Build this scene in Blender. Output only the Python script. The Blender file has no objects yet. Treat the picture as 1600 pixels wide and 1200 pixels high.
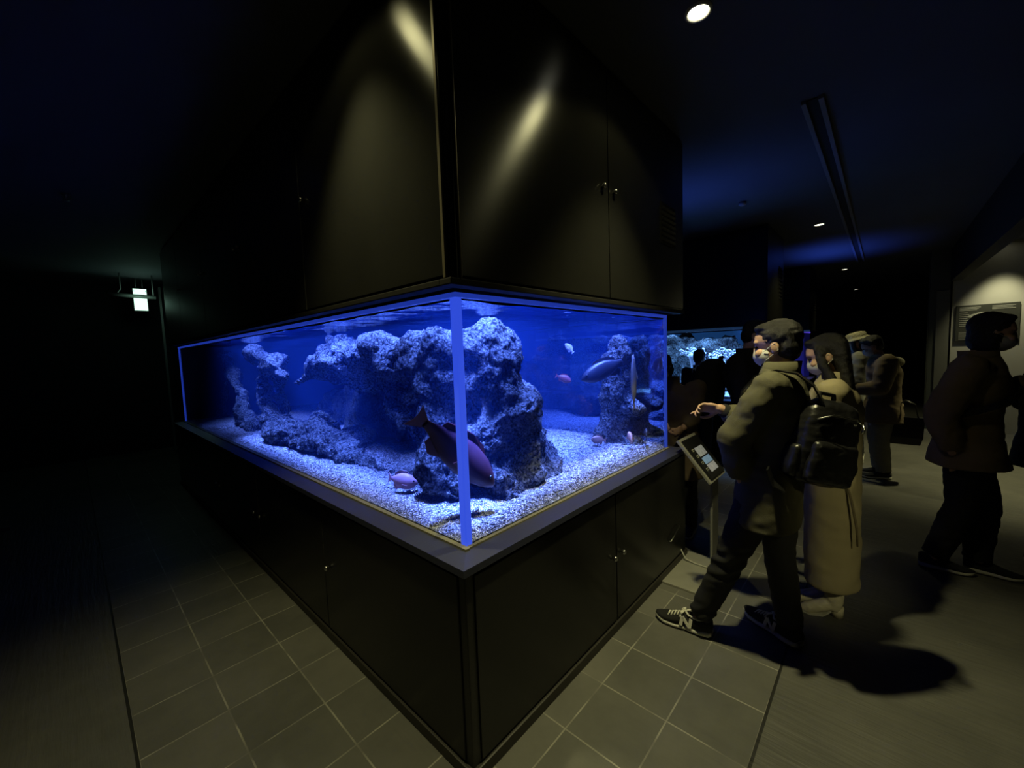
import bpy, bmesh, math, random
import numpy as np
from mathutils import Vector, Matrix, noise

random.seed(7)
np.random.seed(7)
C = bpy.context.scene.collection
PI = math.pi

# ------------------------------------------------------------------ materials
def new_mat(name):
    m = bpy.data.materials.new(name)
    m.use_nodes = True
    m.node_tree.nodes.clear()
    return m, m.node_tree.nodes, m.node_tree.links

def mat(name, col, rough=0.6, metal=0.0, spec=0.5, emit=None, emit_s=0.0, var=0.0, vscale=20.0, bump=0.0, bscale=60.0, stretch=(1, 1, 1), aniso=0.0, sheen=0.0):
    m, n, l = new_mat(name)
    out = n.new('ShaderNodeOutputMaterial')
    b = n.new('ShaderNodeBsdfPrincipled')
    l.new(b.outputs[0], out.inputs[0])
    b.inputs['Base Color'].default_value = (*col, 1)
    b.inputs['Roughness'].default_value = rough
    b.inputs['Metallic'].default_value = metal
    b.inputs['Specular IOR Level'].default_value = spec
    if sheen:
        b.inputs['Sheen Weight'].default_value = sheen
    if emit:
        b.inputs['Emission Color'].default_value = (*emit, 1)
        b.inputs['Emission Strength'].default_value = emit_s
    if aniso:
        b.inputs['Anisotropic'].default_value = abs(aniso)
        cv = n.new('ShaderNodeCombineXYZ'); cv.inputs[2].default_value = 1.0     # upright streaks on horizontally brushed lacquer
        l.new(cv.outputs[0], b.inputs['Tangent'])
    tc = n.new('ShaderNodeTexCoord')
    mp = n.new('ShaderNodeMapping')
    mp.inputs['Scale'].default_value = stretch
    l.new(tc.outputs['Object'], mp.inputs[0])
    if var > 0:
        nz = n.new('ShaderNodeTexNoise')
        nz.inputs['Scale'].default_value = vscale
        nz.inputs['Detail'].default_value = 4
        l.new(mp.outputs[0], nz.inputs['Vector'])
        r = n.new('ShaderNodeMix')
        r.data_type = 'RGBA'
        r.inputs[6].default_value = (*[c * (1 - var) for c in col], 1)
        r.inputs[7].default_value = (*[min(1, c * (1 + var)) for c in col], 1)
        l.new(nz.outputs[0], r.inputs[0])
        l.new(r.outputs[2], b.inputs['Base Color'])
    if bump > 0:
        nb = n.new('ShaderNodeTexNoise')
        nb.inputs['Scale'].default_value = bscale
        nb.inputs['Detail'].default_value = 5
        l.new(mp.outputs[0], nb.inputs['Vector'])
        bp = n.new('ShaderNodeBump')
        bp.inputs['Strength'].default_value = bump
        bp.inputs['Distance'].default_value = 0.01
        l.new(nb.outputs[0], bp.inputs['Height'])
        l.new(bp.outputs[0], b.inputs['Normal'])
    return m

def rock_mat(name, dark, light, scale=38.0):
    m, n, l = new_mat(name)
    out = n.new('ShaderNodeOutputMaterial')
    b = n.new('ShaderNodeBsdfPrincipled')
    l.new(b.outputs[0], out.inputs[0])
    b.inputs['Roughness'].default_value = 0.9
    b.inputs['Specular IOR Level'].default_value = 0.1
    tc = n.new('ShaderNodeTexCoord')
    nz = n.new('ShaderNodeTexNoise')
    nz.inputs['Scale'].default_value = scale
    nz.inputs['Detail'].default_value = 6
    nz.inputs['Roughness'].default_value = 0.62
    nz.inputs['Distortion'].default_value = 1.2
    l.new(tc.outputs['Object'], nz.inputs['Vector'])
    vo = n.new('ShaderNodeTexVoronoi')
    vo.inputs['Scale'].default_value = scale * 1.1
    l.new(tc.outputs['Object'], vo.inputs['Vector'])
    nl = n.new('ShaderNodeTexNoise')
    nl.inputs['Scale'].default_value = 5.0
    nl.inputs['Detail'].default_value = 3
    l.new(tc.outputs['Object'], nl.inputs['Vector'])
    a1 = n.new('ShaderNodeMath'); a1.operation = 'MULTIPLY_ADD'
    l.new(vo.outputs['Distance'], a1.inputs[0]); a1.inputs[1].default_value = -0.35
    l.new(nz.outputs[0], a1.inputs[2])
    a2 = n.new('ShaderNodeMath'); a2.operation = 'MULTIPLY_ADD'
    l.new(nl.outputs[0], a2.inputs[0]); a2.inputs[1].default_value = 0.35
    l.new(a1.outputs[0], a2.inputs[2])
    rp = n.new('ShaderNodeValToRGB')
    e = rp.color_ramp.elements
    e[0].position = 0.38; e[0].color = (*dark, 1)
    e[1].position = 0.66; e[1].color = (*light, 1)
    l.new(a2.outputs[0], rp.inputs[0])
    l.new(rp.outputs[0], b.inputs['Base Color'])
    bp = n.new('ShaderNodeBump')
    bp.inputs['Strength'].default_value = 1.0
    bp.inputs['Distance'].default_value = 0.03
    l.new(a1.outputs[0], bp.inputs['Height'])
    l.new(bp.outputs[0], b.inputs['Normal'])
    return m

def gravel_mat(name, scale=95.0):
    m, n, l = new_mat(name)
    out = n.new('ShaderNodeOutputMaterial')
    b = n.new('ShaderNodeBsdfPrincipled')
    l.new(b.outputs[0], out.inputs[0])
    b.inputs['Roughness'].default_value = 0.8
    b.inputs['Specular IOR Level'].default_value = 0.2
    tc = n.new('ShaderNodeTexCoord')
    vo = n.new('ShaderNodeTexVoronoi')
    vo.inputs['Scale'].default_value = scale
    l.new(tc.outputs['Object'], vo.inputs['Vector'])
    rp = n.new('ShaderNodeValToRGB')
    e = rp.color_ramp.elements
    e[0].position = 0.0; e[0].color = (0.25, 0.25, 0.27, 1)
    e[1].position = 0.75; e[1].color = (0.95, 0.93, 0.9, 1)
    sp = n.new('ShaderNodeSeparateColor')
    l.new(vo.outputs['Color'], sp.inputs[0])
    l.new(sp.outputs[0], rp.inputs[0])
    ed = n.new('ShaderNodeTexVoronoi')
    ed.inputs['Scale'].default_value = scale
    ed.feature = 'DISTANCE_TO_EDGE'
    l.new(tc.outputs['Object'], ed.inputs['Vector'])
    mr = n.new('ShaderNodeMapRange')
    mr.inputs['From Max'].default_value = 0.16
    mr.inputs['To Min'].default_value = 0.25
    l.new(ed.outputs['Distance'], mr.inputs['Value'])
    mx = n.new('ShaderNodeMix'); mx.data_type = 'RGBA'; mx.blend_type = 'MULTIPLY'
    mx.inputs[0].default_value = 1.0
    l.new(rp.outputs[0], mx.inputs[6]); l.new(mr.outputs[0], mx.inputs[7])
    l.new(mx.outputs[2], b.inputs['Base Color'])
    bp = n.new('ShaderNodeBump')
    bp.inputs['Strength'].default_value = 1.0
    bp.inputs['Distance'].default_value = 0.008
    l.new(mr.outputs[0], bp.inputs['Height'])
    l.new(bp.outputs[0], b.inputs['Normal'])
    return m

def glass_mat(name, tint=(0.93, 0.97, 1.0), ior=1.35, base_refl=0.0, rough=0.0, refl=(1, 1, 1)):
    """thin clear pane: transparent, with a mirror share that grows towards grazing angles"""
    m, n, l = new_mat(name)
    out = n.new('ShaderNodeOutputMaterial')
    t = n.new('ShaderNodeBsdfTransparent'); t.inputs[0].default_value = (*tint, 1)
    g = n.new('ShaderNodeBsdfGlossy'); g.inputs['Roughness'].default_value = rough
    g.inputs['Color'].default_value = (*refl, 1)
    lw = n.new('ShaderNodeLayerWeight'); lw.inputs[0].default_value = 0.5     # Facing: 0 head-on, 1 at grazing
    f = n.new('ShaderNodeMath'); f.operation = 'POWER'; f.inputs[1].default_value = 5.0
    l.new(lw.outputs['Facing'], f.inputs[0])
    a = n.new('ShaderNodeMath'); a.operation = 'MULTIPLY_ADD'; a.use_clamp = True
    l.new(f.outputs[0], a.inputs[0]); a.inputs[1].default_value = (1 - base_refl) * 0.9; a.inputs[2].default_value = base_refl + 0.012
    mx = n.new('ShaderNodeMixShader')
    l.new(a.outputs[0], mx.inputs[0]); l.new(t.outputs[0], mx.inputs[1]); l.new(g.outputs[0], mx.inputs[2])
    l.new(mx.outputs[0], out.inputs[0])
    return m

def surface_mat(name):
    """water surface: clear straight through, a mirror at shallow angles, with ripples"""
    m, n, l = new_mat(name)
    out = n.new('ShaderNodeOutputMaterial')
    t = n.new('ShaderNodeBsdfTransparent')
    g = n.new('ShaderNodeBsdfGlossy'); g.inputs['Roughness'].default_value = 0.02
    g.inputs['Color'].default_value = (0.7, 0.8, 1.0, 1)
    lw = n.new('ShaderNodeLayerWeight'); lw.inputs[0].default_value = 0.5
    mr = n.new('ShaderNodeMapRange')
    mr.inputs['From Min'].default_value = 0.35; mr.inputs['From Max'].default_value = 0.6
    mr.inputs['To Min'].default_value = 0.03; mr.inputs['To Max'].default_value = 0.97
    l.new(lw.outputs['Facing'], mr.inputs['Value'])
    nz = n.new('ShaderNodeTexNoise'); nz.inputs['Scale'].default_value = 9; nz.inputs['Detail'].default_value = 3
    tc = n.new('ShaderNodeTexCoord'); l.new(tc.outputs['Object'], nz.inputs['Vector'])
    bp = n.new('ShaderNodeBump'); bp.inputs['Strength'].default_value = 0.35; bp.inputs['Distance'].default_value = 0.02
    l.new(nz.outputs[0], bp.inputs['Height']); l.new(bp.outputs[0], g.inputs['Normal'])
    mx = n.new('ShaderNodeMixShader')
    l.new(mr.outputs[0], mx.inputs[0]); l.new(t.outputs[0], mx.inputs[1]); l.new(g.outputs[0], mx.inputs[2])
    l.new(mx.outputs[0], out.inputs[0])
    return m

def volume_mat(name, col, dens, acol, adens):
    m, n, l = new_mat(name)
    out = n.new('ShaderNodeOutputMaterial')
    s = n.new('ShaderNodeVolumeScatter'); s.inputs['Color'].default_value = (*col, 1); s.inputs['Density'].default_value = dens
    s.inputs['Anisotropy'].default_value = 0.2
    a = n.new('ShaderNodeVolumeAbsorption'); a.inputs['Color'].default_value = (*acol, 1); a.inputs['Density'].default_value = adens
    ad = n.new('ShaderNodeAddShader')
    l.new(s.outputs[0], ad.inputs[0]); l.new(a.outputs[0], ad.inputs[1])
    l.new(ad.outputs[0], out.inputs['Volume'])
    return m

def floor_mat():
    """slate: a border of 305 mm tiles along the tank, long riven slabs outside it"""
    m, n, l = new_mat('slate_floor')
    out = n.new('ShaderNodeOutputMaterial')
    b = n.new('ShaderNodeBsdfPrincipled')
    l.new(b.outputs[0], out.inputs[0])
    geo = n.new('ShaderNodeNewGeometry')
    sx = n.new('ShaderNodeSeparateXYZ'); l.new(geo.outputs['Position'], sx.inputs[0])
    def M(op, a, b_=None, c=None, clamp=False):
        q = n.new('ShaderNodeMath'); q.operation = op; q.use_clamp = clamp
        for i, v in enumerate((a, b_, c)):
            if v is None: continue
            if isinstance(v, (int, float)): q.inputs[i].default_value = v
            else: l.new(v, q.inputs[i])
        return q.outputs[0]
    def lines(coord, off, pitch, half):
        f = M('FRACT', M('DIVIDE', M('SUBTRACT', coord, off), pitch))
        d = M('MULTIPLY', M('ABSOLUTE', M('SUBTRACT', f, 0.5)), pitch)
        return M('GREATER_THAN', d, pitch * 0.5 - half)
    X, Y = sx.outputs[0], sx.outputs[1]
    lx = lines(X, 0.0, 0.305, 0.0032); ly = lines(Y, 0.085, 0.305, 0.0032)
    tile = M('MAXIMUM', lx, ly)
    band = M('MULTIPLY', M('GREATER_THAN', X, -0.915), M('GREATER_THAN', Y, -0.83))
    seam = M('MAXIMUM', M('MULTIPLY', M('LESS_THAN', M('ABSOLUTE', M('ADD', X, 0.919)), 0.006), M('GREATER_THAN', Y, -0.836)),
             M('MULTIPLY', M('LESS_THAN', M('ABSOLUTE', M('ADD', Y, 0.834)), 0.006), M('GREATER_THAN', X, -0.92)))
    nz = n.new('ShaderNodeTexNoise'); nz.inputs['Scale'].default_value = 2.2; nz.inputs['Detail'].default_value = 7; nz.inputs['Roughness'].default_value = 0.65
    l.new(geo.outputs['Position'], nz.inputs['Vector'])
    br = n.new('ShaderNodeTexWhiteNoise'); br.noise_dimensions = '2D'
    cv = n.new('ShaderNodeCombineXYZ')
    l.new(M('FLOOR', M('DIVIDE', X, 0.305)), cv.inputs[0]); l.new(M('FLOOR', M('DIVIDE', M('SUBTRACT', Y, 0.085), 0.305)), cv.inputs[1])
    l.new(cv.outputs[0], br.inputs['Vector'])
    # riven ridges of the slabs
    mp = n.new('ShaderNodeMapping'); mp.inputs['Scale'].default_value = (40, 3, 1); mp.inputs['Rotation'].default_value = (0, 0, 0.25)
    l.new(geo.outputs['Position'], mp.inputs[0])
    rv = n.new('ShaderNodeTexNoise'); rv.inputs['Scale'].default_value = 1.0; rv.inputs['Detail'].default_value = 5
    l.new(mp.outputs[0], rv.inputs['Vector'])
    val = M('ADD', M('MULTIPLY', nz.outputs[0], 0.7), M('MULTIPLY', M('MULTIPLY', br.outputs[0], band), 0.22))
    rp = n.new('ShaderNodeValToRGB'); e = rp.color_ramp.elements
    e[0].position = 0.2; e[0].color = (0.085, 0.085, 0.08, 1)
    e[1].position = 0.75; e[1].color = (0.19, 0.185, 0.165, 1)
    l.new(val, rp.inputs[0])
    m1 = n.new('ShaderNodeMix'); m1.data_type = 'RGBA'; m1.inputs[7].default_value = (0.36, 0.35, 0.3, 1)
    gr = n.new('ShaderNodeTexNoise'); gr.inputs['Scale'].default_value = 6.0
    l.new(geo.outputs['Position'], gr.inputs['Vector'])
    grm = n.new('ShaderNodeMapRange'); grm.inputs['From Min'].default_value = 0.35; grm.inputs['From Max'].default_value = 0.6
    grm.inputs['To Min'].default_value = 0.12; l.new(gr.outputs[0], grm.inputs['Value'])
    l.new(M('MULTIPLY', M('MULTIPLY', tile, band), grm.outputs[0]), m1.inputs[0]); l.new(rp.outputs[0], m1.inputs[6])
    m2 = n.new('ShaderNodeMix'); m2.data_type = 'RGBA'; m2.inputs[7].default_value = (0.02, 0.02, 0.018, 1)
    l.new(seam, m2.inputs[0]); l.new(m1.outputs[2], m2.inputs[6])
    l.new(m2.outputs[2], b.inputs['Base Color'])
    b.inputs['Roughness'].default_value = 0.5
    b.inputs['Specular IOR Level'].default_value = 0.35
    h = M('ADD', M('MULTIPLY', rv.outputs[0], M('SUBTRACT', 1.0, M('MULTIPLY', band, 0.75))), M('MULTIPLY', nz.outputs[0], 0.6))
    bp = n.new('ShaderNodeBump'); bp.inputs['Strength'].default_value = 0.5; bp.inputs['Distance'].default_value = 0.012
    l.new(h, bp.inputs['Height']); l.new(bp.outputs[0], b.inputs['Normal'])
    return m

BLACK = mat('black_lacquer_panel', (0.016, 0.016, 0.0145), rough=0.26, spec=0.4, var=0.25, vscale=3, aniso=0.9)
BLACK2 = mat('black_lacquer_frame', (0.014, 0.013, 0.012), rough=0.65, spec=0.2)
PLINTH = mat('black_rubber_plinth', (0.03, 0.027, 0.022), rough=0.5)
STEEL = mat('brushed_steel', (0.62, 0.62, 0.6), rough=0.28, metal=1.0)
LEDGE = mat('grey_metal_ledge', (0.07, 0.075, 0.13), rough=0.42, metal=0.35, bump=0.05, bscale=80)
SEAL = mat('pale_yellow_seal', (0.26, 0.24, 0.13), rough=0.6)
GLASS = glass_mat('acrylic_pane', ior=1.25)
MIRRORPANE = glass_mat('acrylic_end_pane', tint=(0.5, 0.6, 0.8), ior=1.3, base_refl=0.62, refl=(0.45, 0.62, 1.0))
EDGEGLOW = mat('blue_edge_painted_glow', (0.08, 0.12, 0.3), rough=0.2, emit=(0.035, 0.09, 0.85), emit_s=0.8)  # tank light caught in the acrylic edge, put in as emission
EDGEDIM = mat('dim_blue_edge_painted_glow', (0.06, 0.1, 0.3), rough=0.25, emit=(0.018, 0.05, 0.5), emit_s=0.6)  # same edge glow as weaker emission, for rim and far seams
ROCK = rock_mat('pitted_reef_rock', (0.016, 0.02, 0.024), (0.30, 0.315, 0.32), 58.0)
ROCKSHADED = rock_mat('shade_toned_reef_rock', (0.012, 0.015, 0.02), (0.10, 0.11, 0.12))  # the same reef rock with cave shade put into its colour
GRAVEL = gravel_mat('pale_coral_gravel')
WATERSURF = surface_mat('rippled_water_surface')
WATERVOL = volume_mat('blue_tank_water', (0.08, 0.28, 1.0), 0.10, (0.45, 0.62, 1.0), 0.12)
FLOOR = floor_mat()
CEIL = mat('blue_black_ceiling_paint', (0.07, 0.075, 0.09), rough=0.85, var=0.2, vscale=1.2)
WALLDARK = mat('black_wall_paint', (0.018, 0.018, 0.02), rough=0.8, var=0.2, vscale=2)
PLASTER = mat('warm_grey_plaster', (0.5, 0.49, 0.42), rough=0.8, var=0.06, vscale=6, bump=0.05, bscale=120)
SKIN = mat('skin', (0.55, 0.34, 0.24), rough=0.55, var=0.08, vscale=30)
HAIR = mat('black_hair', (0.008, 0.007, 0.007), rough=0.45, bump=0.6, bscale=90, stretch=(6, 6, 0.6))
OLIVE = mat('olive_canvas', (0.095, 0.088, 0.050), rough=0.85, var=0.25, vscale=8, bump=0.15, bscale=300)
DENIM = mat('black_denim', (0.018, 0.018, 0.018), rough=0.8, bump=0.1, bscale=300)
BLACKCLOTH = mat('black_cloth', (0.008, 0.008, 0.009), rough=0.9)
NYLON = mat('glossy_black_nylon', (0.011, 0.011, 0.012), rough=0.3, spec=0.6, bump=0.25, bscale=35)
BEIGE = mat('beige_wool_coat', (0.33, 0.28, 0.17), rough=0.9, var=0.12, vscale=5, bump=0.12, bscale=250)
CREAM = mat('cream_leather', (0.62, 0.57, 0.44), rough=0.45, var=0.08, vscale=20)
GREYKNIT = mat('grey_jersey', (0.26, 0.26, 0.23), rough=0.9, var=0.15, vscale=9, bump=0.1, bscale=200)
PALEKNIT = mat('pale_khaki_knit', (0.36, 0.34, 0.24), rough=0.95, var=0.2, vscale=25, bump=0.4, bscale=70)
BROWN = mat('brown_jacket_cloth', (0.17, 0.125, 0.075), rough=0.9, var=0.2, vscale=6, bump=0.12, bscale=200)
DARKBROWN = mat('dark_brown_coat_cloth', (0.13, 0.095, 0.06), rough=0.9, var=0.2, vscale=6)
LIGHTTROUSER = mat('light_grey_twill', (0.22, 0.21, 0.18), rough=0.9, var=0.1, vscale=10)
MASKWHITE = mat('white_face_mask_cloth', (0.6, 0.6, 0.58), rough=0.8)
MASKGREY = mat('grey_face_mask_cloth', (0.34, 0.33, 0.33), rough=0.8)
WHITE = mat('off_white_leather', (0.78, 0.76, 0.68), rough=0.5)
SOLE = mat('pale_grey_rubber', (0.55, 0.54, 0.48), rough=0.6)
SHOEBLACK = mat('black_suede', (0.012, 0.012, 0.013), rough=0.85, bump=0.1, bscale=200)
EYE = mat('dark_eye', (0.01, 0.008, 0.006), rough=0.15)
DARKPLASTIC = mat('black_plastic', (0.012, 0.012, 0.013), rough=0.3)
GREYMETAL = mat('grey_painted_metal', (0.3, 0.3, 0.29), rough=0.45, metal=0.3)
PLATE = mat('pale_steel_plate', (0.55, 0.54, 0.48), rough=0.45, metal=0.55, var=0.15, vscale=12)
CABLE = mat('light_grey_cable', (0.5, 0.5, 0.46), rough=0.5)
LAMP = mat('warm_lamp_glow', (0.9, 0.9, 0.8), emit=(1.0, 0.97, 0.72), emit_s=14.0)
LAMPFAR = mat('warm_lamp_glow_far', (0.9, 0.9, 0.8), emit=(1.0, 0.97, 0.75), emit_s=3.2)
EXITGLOW = mat('green_white_exit_glow', (0.8, 1, 0.9), emit=(0.62, 1.0, 0.78), emit_s=1.5)
EXITGREEN = mat('exit_sign_green', (0.02, 0.3, 0.15), emit=(0.05, 0.6, 0.3), emit_s=0.9)
BOARD = mat('dark_info_board', (0.05, 0.052, 0.042), rough=0.5)
BOARDTEXT = mat('pale_board_print', (0.4, 0.4, 0.34), rough=0.6)

# ------------------------------------------------------------------ mesh helpers
def link_mesh(name, me, m, parent=None, smooth=False):
    o = bpy.data.objects.new(name, me)
    C.objects.link(o)
    if m is not None:
        me.materials.append(m)
    if parent is not None:
        o.parent = parent
        o.matrix_parent_inverse = parent.matrix_basis.inverted()
    if smooth:
        me.polygons.foreach_set('use_smooth', [True] * len(me.polygons))
    return o

def obj(name, bm, m, parent=None, smooth=False):
    me = bpy.data.meshes.new(name)
    bm.normal_update()
    bm.to_mesh(me)
    bm.free()
    return link_mesh(name, me, m, parent, smooth)

def tag(o, label=None, cat=None, group=None, kind=None):
    if label: o['label'] = label
    if cat: o['category'] = cat
    if group: o['group'] = group
    if kind: o['kind'] = kind
    return o

def thing(name, label, cat, loc=(0, 0, 0), group=None):
    o = bpy.data.objects.new(name, None)
    C.objects.link(o)
    o.empty_display_size = 0.1
    o.location = loc
    return tag(o, label, cat, group)

def struct(name, bm, m):
    return tag(obj(name, bm, m), kind='structure')

def dup_tree(root, dloc, label):
    r = root.copy(); C.objects.link(r)
    r.location = Vector(root.location) + Vector(dloc)
    r['label'] = label
    for ch in list(root.children):
        c = ch.copy(); C.objects.link(c); c.parent = r
        c.matrix_parent_inverse = ch.matrix_parent_inverse.copy()
        for g in list(ch.children):
            d = g.copy(); C.objects.link(d); d.parent = c
            d.matrix_parent_inverse = g.matrix_parent_inverse.copy()
    return r

def bx(bm, x0, x1, y0, y1, z0, z1, bev=0.0, M=None):
    x0, x1 = sorted((x0, x1)); y0, y1 = sorted((y0, y1)); z0, z1 = sorted((z0, z1))
    b2 = bmesh.new()
    bmesh.ops.create_cube(b2, size=1)
    for v in b2.verts:
        v.co = Vector(((v.co.x + .5) * (x1 - x0) + x0, (v.co.y + .5) * (y1 - y0) + y0, (v.co.z + .5) * (z1 - z0) + z0))
    if bev > 0:
        bmesh.ops.bevel(b2, geom=list(b2.edges), offset=bev, segments=2, affect='EDGES', profile=0.6)
    merge(bm, b2, M)
    return bm

def merge(bm, b2, M=None):
    if M is not None:
        b2.transform(M)
    vm = {v.index: bm.verts.new(v.co) for v in (b2.verts.index_update() or b2.verts)}
    for f in b2.faces:
        try: bm.faces.new([vm[v.index] for v in f.verts])
        except ValueError: pass
    b2.free()

def box(x0, x1, y0, y1, z0, z1, bev=0.0, M=None):
    return bx(bmesh.new(), x0, x1, y0, y1, z0, z1, bev, M)

def sheet(pts):
    b = bmesh.new(); b.faces.new([b.verts.new(p) for p in pts]); return b

def frame_from(d, hint=Vector((0, 0, 1))):
    d = Vector(d).normalized()
    a = Vector(hint).cross(d)
    if a.length < 1e-4: a = Vector((1, 0, 0)).cross(d)
    a.normalize()
    return a, d.cross(a).normalized(), d

def loft(bm, rings, cap=True):
    """rings: list of lists of points, same count, closed loops"""
    vs = [[bm.verts.new(p) for p in r] for r in rings]
    n = len(vs[0])
    for a, b in zip(vs[:-1], vs[1:]):
        for i in range(n):
            j = (i + 1) % n
            bm.faces.new((a[i], a[j], b[j], b[i]))
    if cap:
        bm.faces.new(vs[0][::-1]); bm.faces.new(vs[-1])
    return vs

def tube(bm, pts, radii, seg=12, ends=True):
    """tapered tube with rounded joints (a sphere at each joint) - meant to be remeshed or used as is"""
    pts = [Vector(p) for p in pts]
    if isinstance(radii, (int, float)): radii = [radii] * len(pts)
    rings = []
    for i, p in enumerate(pts):
        if i == 0: d = pts[1] - pts[0]
        elif i == len(pts) - 1: d = pts[-1] - pts[-2]
        else: d = (pts[i + 1] - pts[i]).normalized() + (pts[i] - pts[i - 1]).normalized()
        a, b, d = frame_from(d, (0.13, 0.31, 0.94))
        rings.append([p + (a * math.cos(t) + b * math.sin(t)) * radii[i] for t in [2 * PI * k / seg for k in range(seg)]])
    loft(bm, rings)
    return bm

def blob(bm, c, r, M=None, sub=2):
    """ellipsoid"""
    if isinstance(r, (int, float)): r = (r, r, r)
    b2 = bmesh.new()
    bmesh.ops.create_icosphere(b2, subdivisions=sub, radius=1)
    for v in b2.verts:
        v.co = Vector((v.co.x * r[0], v.co.y * r[1], v.co.z * r[2]))
    T = Matrix.Translation(Vector(c))
    merge(bm, b2, (M @ T) if M is not None and not isinstance(M, Matrix) else (T @ M if M is not None else T))
    return bm

def limb(bm, pts, radii, seg=14):
    """capsule chain: separate tapered segments plus joint spheres, to be fused by remesh"""
    for i in range(len(pts) - 1):
        tube(bm, [pts[i], pts[i + 1]], [radii[i], radii[i + 1]], seg)
    for p, r in zip(pts, radii):
        blob(bm, p, r * 1.0, sub=2)
    return bm

def fuse(bm, voxel, smooth=4, disp=None):
    """fuse overlapping closed shells into one continuous surface"""
    me = bpy.data.meshes.new('fuse_tmp')
    bmesh.ops.recalc_face_normals(bm, faces=bm.faces)
    bm.to_mesh(me); bm.free()
    o = bpy.data.objects.new('fuse_tmp', me)
    C.objects.link(o)
    md = o.modifiers.new('r', 'REMESH'); md.mode = 'VOXEL'; md.voxel_size = voxel; md.adaptivity = 0
    if smooth:
        ms = o.modifiers.new('s', 'SMOOTH'); ms.factor = 0.5; ms.iterations = smooth
    dg = bpy.context.evaluated_depsgraph_get()
    me2 = bpy.data.meshes.new_from_object(o.evaluated_get(dg), depsgraph=dg)
    bpy.data.objects.remove(o); bpy.data.meshes.remove(me)
    if disp is not None:
        n = len(me2.vertices)
        nor = np.zeros(n * 3); me2.vertices.foreach_get('normal', nor); nor = nor.reshape(-1, 3)
        co = np.zeros(n * 3); me2.vertices.foreach_get('co', co); co = co.reshape(-1, 3)
        for i in range(n):
            co[i] += nor[i] * disp(Vector(co[i]))
        me2.vertices.foreach_set('co', co.ravel())
        me2.update()
    return me2

def fused(name, bm, voxel, m, parent=None, smooth=4, disp=None):
    return link_mesh(name, fuse(bm, voxel, smooth, disp), m, parent, True)

def wrinkle(amp=0.006, sc=9.0, seed=0.0):
    def f(p):
        q = Vector((p.x * sc + seed, p.y * sc, p.z * sc * 1.6))
        return amp * (noise.noise(q) + 0.5 * noise.noise(q * 2.3))
    return f

# ------------------------------------------------------------------ room
L, W, ZG, ZT, ZC, ZTOP, O = 5.58, 1.96, 0.84, 1.81, 1.822, 3.03, 0.09
W2 = W + 0.11

struct('floor', box(-4.2, 18, -5.2, 11, -0.1, 0), FLOOR)
struct('ceiling', box(-4.2, 18, -5.2, 11, 3.035, 3.15), CEIL)
struct('wall_left', box(-4.2, -4.1, -5.2, 11, 0, 3.035), WALLDARK)
struct('wall_back', box(-4.1, 18, 9.0, 9.1, 0, 3.035), WALLDARK)
struct('wall_far', box(16.5, 16.6, -5.2, 9.0, 0, 3.035), WALLDARK)
struct('wall_front', box(-4.1, 16.5, -5.2, -5.1, 0, 3.035), WALLDARK)
# side room on the right: header beam along the corridor, pillar and lit end wall
struct('wall_right', box(-4.1, 9.0, -2.08, -1.955, 2.5, 3.035), WALLDARK)
pb = bmesh.new()
bx(pb, 9.0, 9.35, -1.955, -1.72, 0, 3.035)
struct('trim_1', pb, mat('grey_green_pillar_paint', (0.1, 0.11, 0.085), rough=0.6))
struct('trim_2', box(8.985, 9.0, -1.955, -1.80, 0, 2.36, 0.004), mat('pale_pillar_panel', (0.2, 0.2, 0.16), rough=0.6))
struct('wall_alcove', box(9.04, 9.2, -5.1, -1.985, 0, 3.035), PLASTER)

# ------------------------------------------------------------------ aquarium builder
def knob_bm(p, nrm):
    b = bmesh.new()
    nv = Vector(nrm)
    tube(b, [Vector(p), Vector(p) + nv * 0.006, Vector(p) + nv * 0.007, Vector(p) + nv * 0.02, Vector(p) + nv * 0.024],
         [0.005, 0.005, 0.012, 0.0135, 0.009], 16)
    return b

def cabinet_run(root, z0, z1, o, x1, y1, splits_x, splits_y, knobs_x, knobs_y, zk, ox=0.0):
    """black carcass with flush doors on the -y and -x faces; each door is a part, its knob a sub-part"""
    x0 = ox - o
    g = 0.004
    # doors stand 8 mm proud of the carcass
    for i in range(len(splits_x) - 1):
        a, b = splits_x[i] + g, splits_x[i + 1] - g
        d = obj('door', box(a, b, -o - 0.008, -o + 0.012, z0 + 0.03, z1 - 0.03, 0.003), BLACK, root)
        for kx in knobs_x:
            if a < kx < b:
                obj('knob', knob_bm((kx, -o - 0.008, zk), (0, -1, 0)), STEEL, d, True)
    for i in range(len(splits_y) - 1):
        a, b = splits_y[i] + g, splits_y[i + 1] - g
        d = obj('door', box(x0 - 0.008, x0 + 0.012, a, b, z0 + 0.03, z1 - 0.03, 0.003), BLACK, root)
        for ky in knobs_y:
            if a < ky < b:
                obj('knob', knob_bm((x0 - 0.008, ky, zk), (-1, 0, 0)), STEEL, d, True)

def shell(bm, x0, x1, y0, y1, z0, z1, t=0.03, top=True, bottom=False):
    bx(bm, x0, x1, y0, y0 + t, z0, z1); bx(bm, x0, x1, y1 - t, y1, z0, z1)
    bx(bm, x0, x0 + t, y0 + t, y1 - t, z0, z1); bx(bm, x1 - t, x1, y0 + t, y1 - t, z0, z1)
    if top: bx(bm, x0 + t, x1 - t, y0 + t, y1 - t, z1 - t, z1)
    if bottom: bx(bm, x0 + t, x1 - t, y0 + t, y1 - t, z0, z0 + t)

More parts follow.
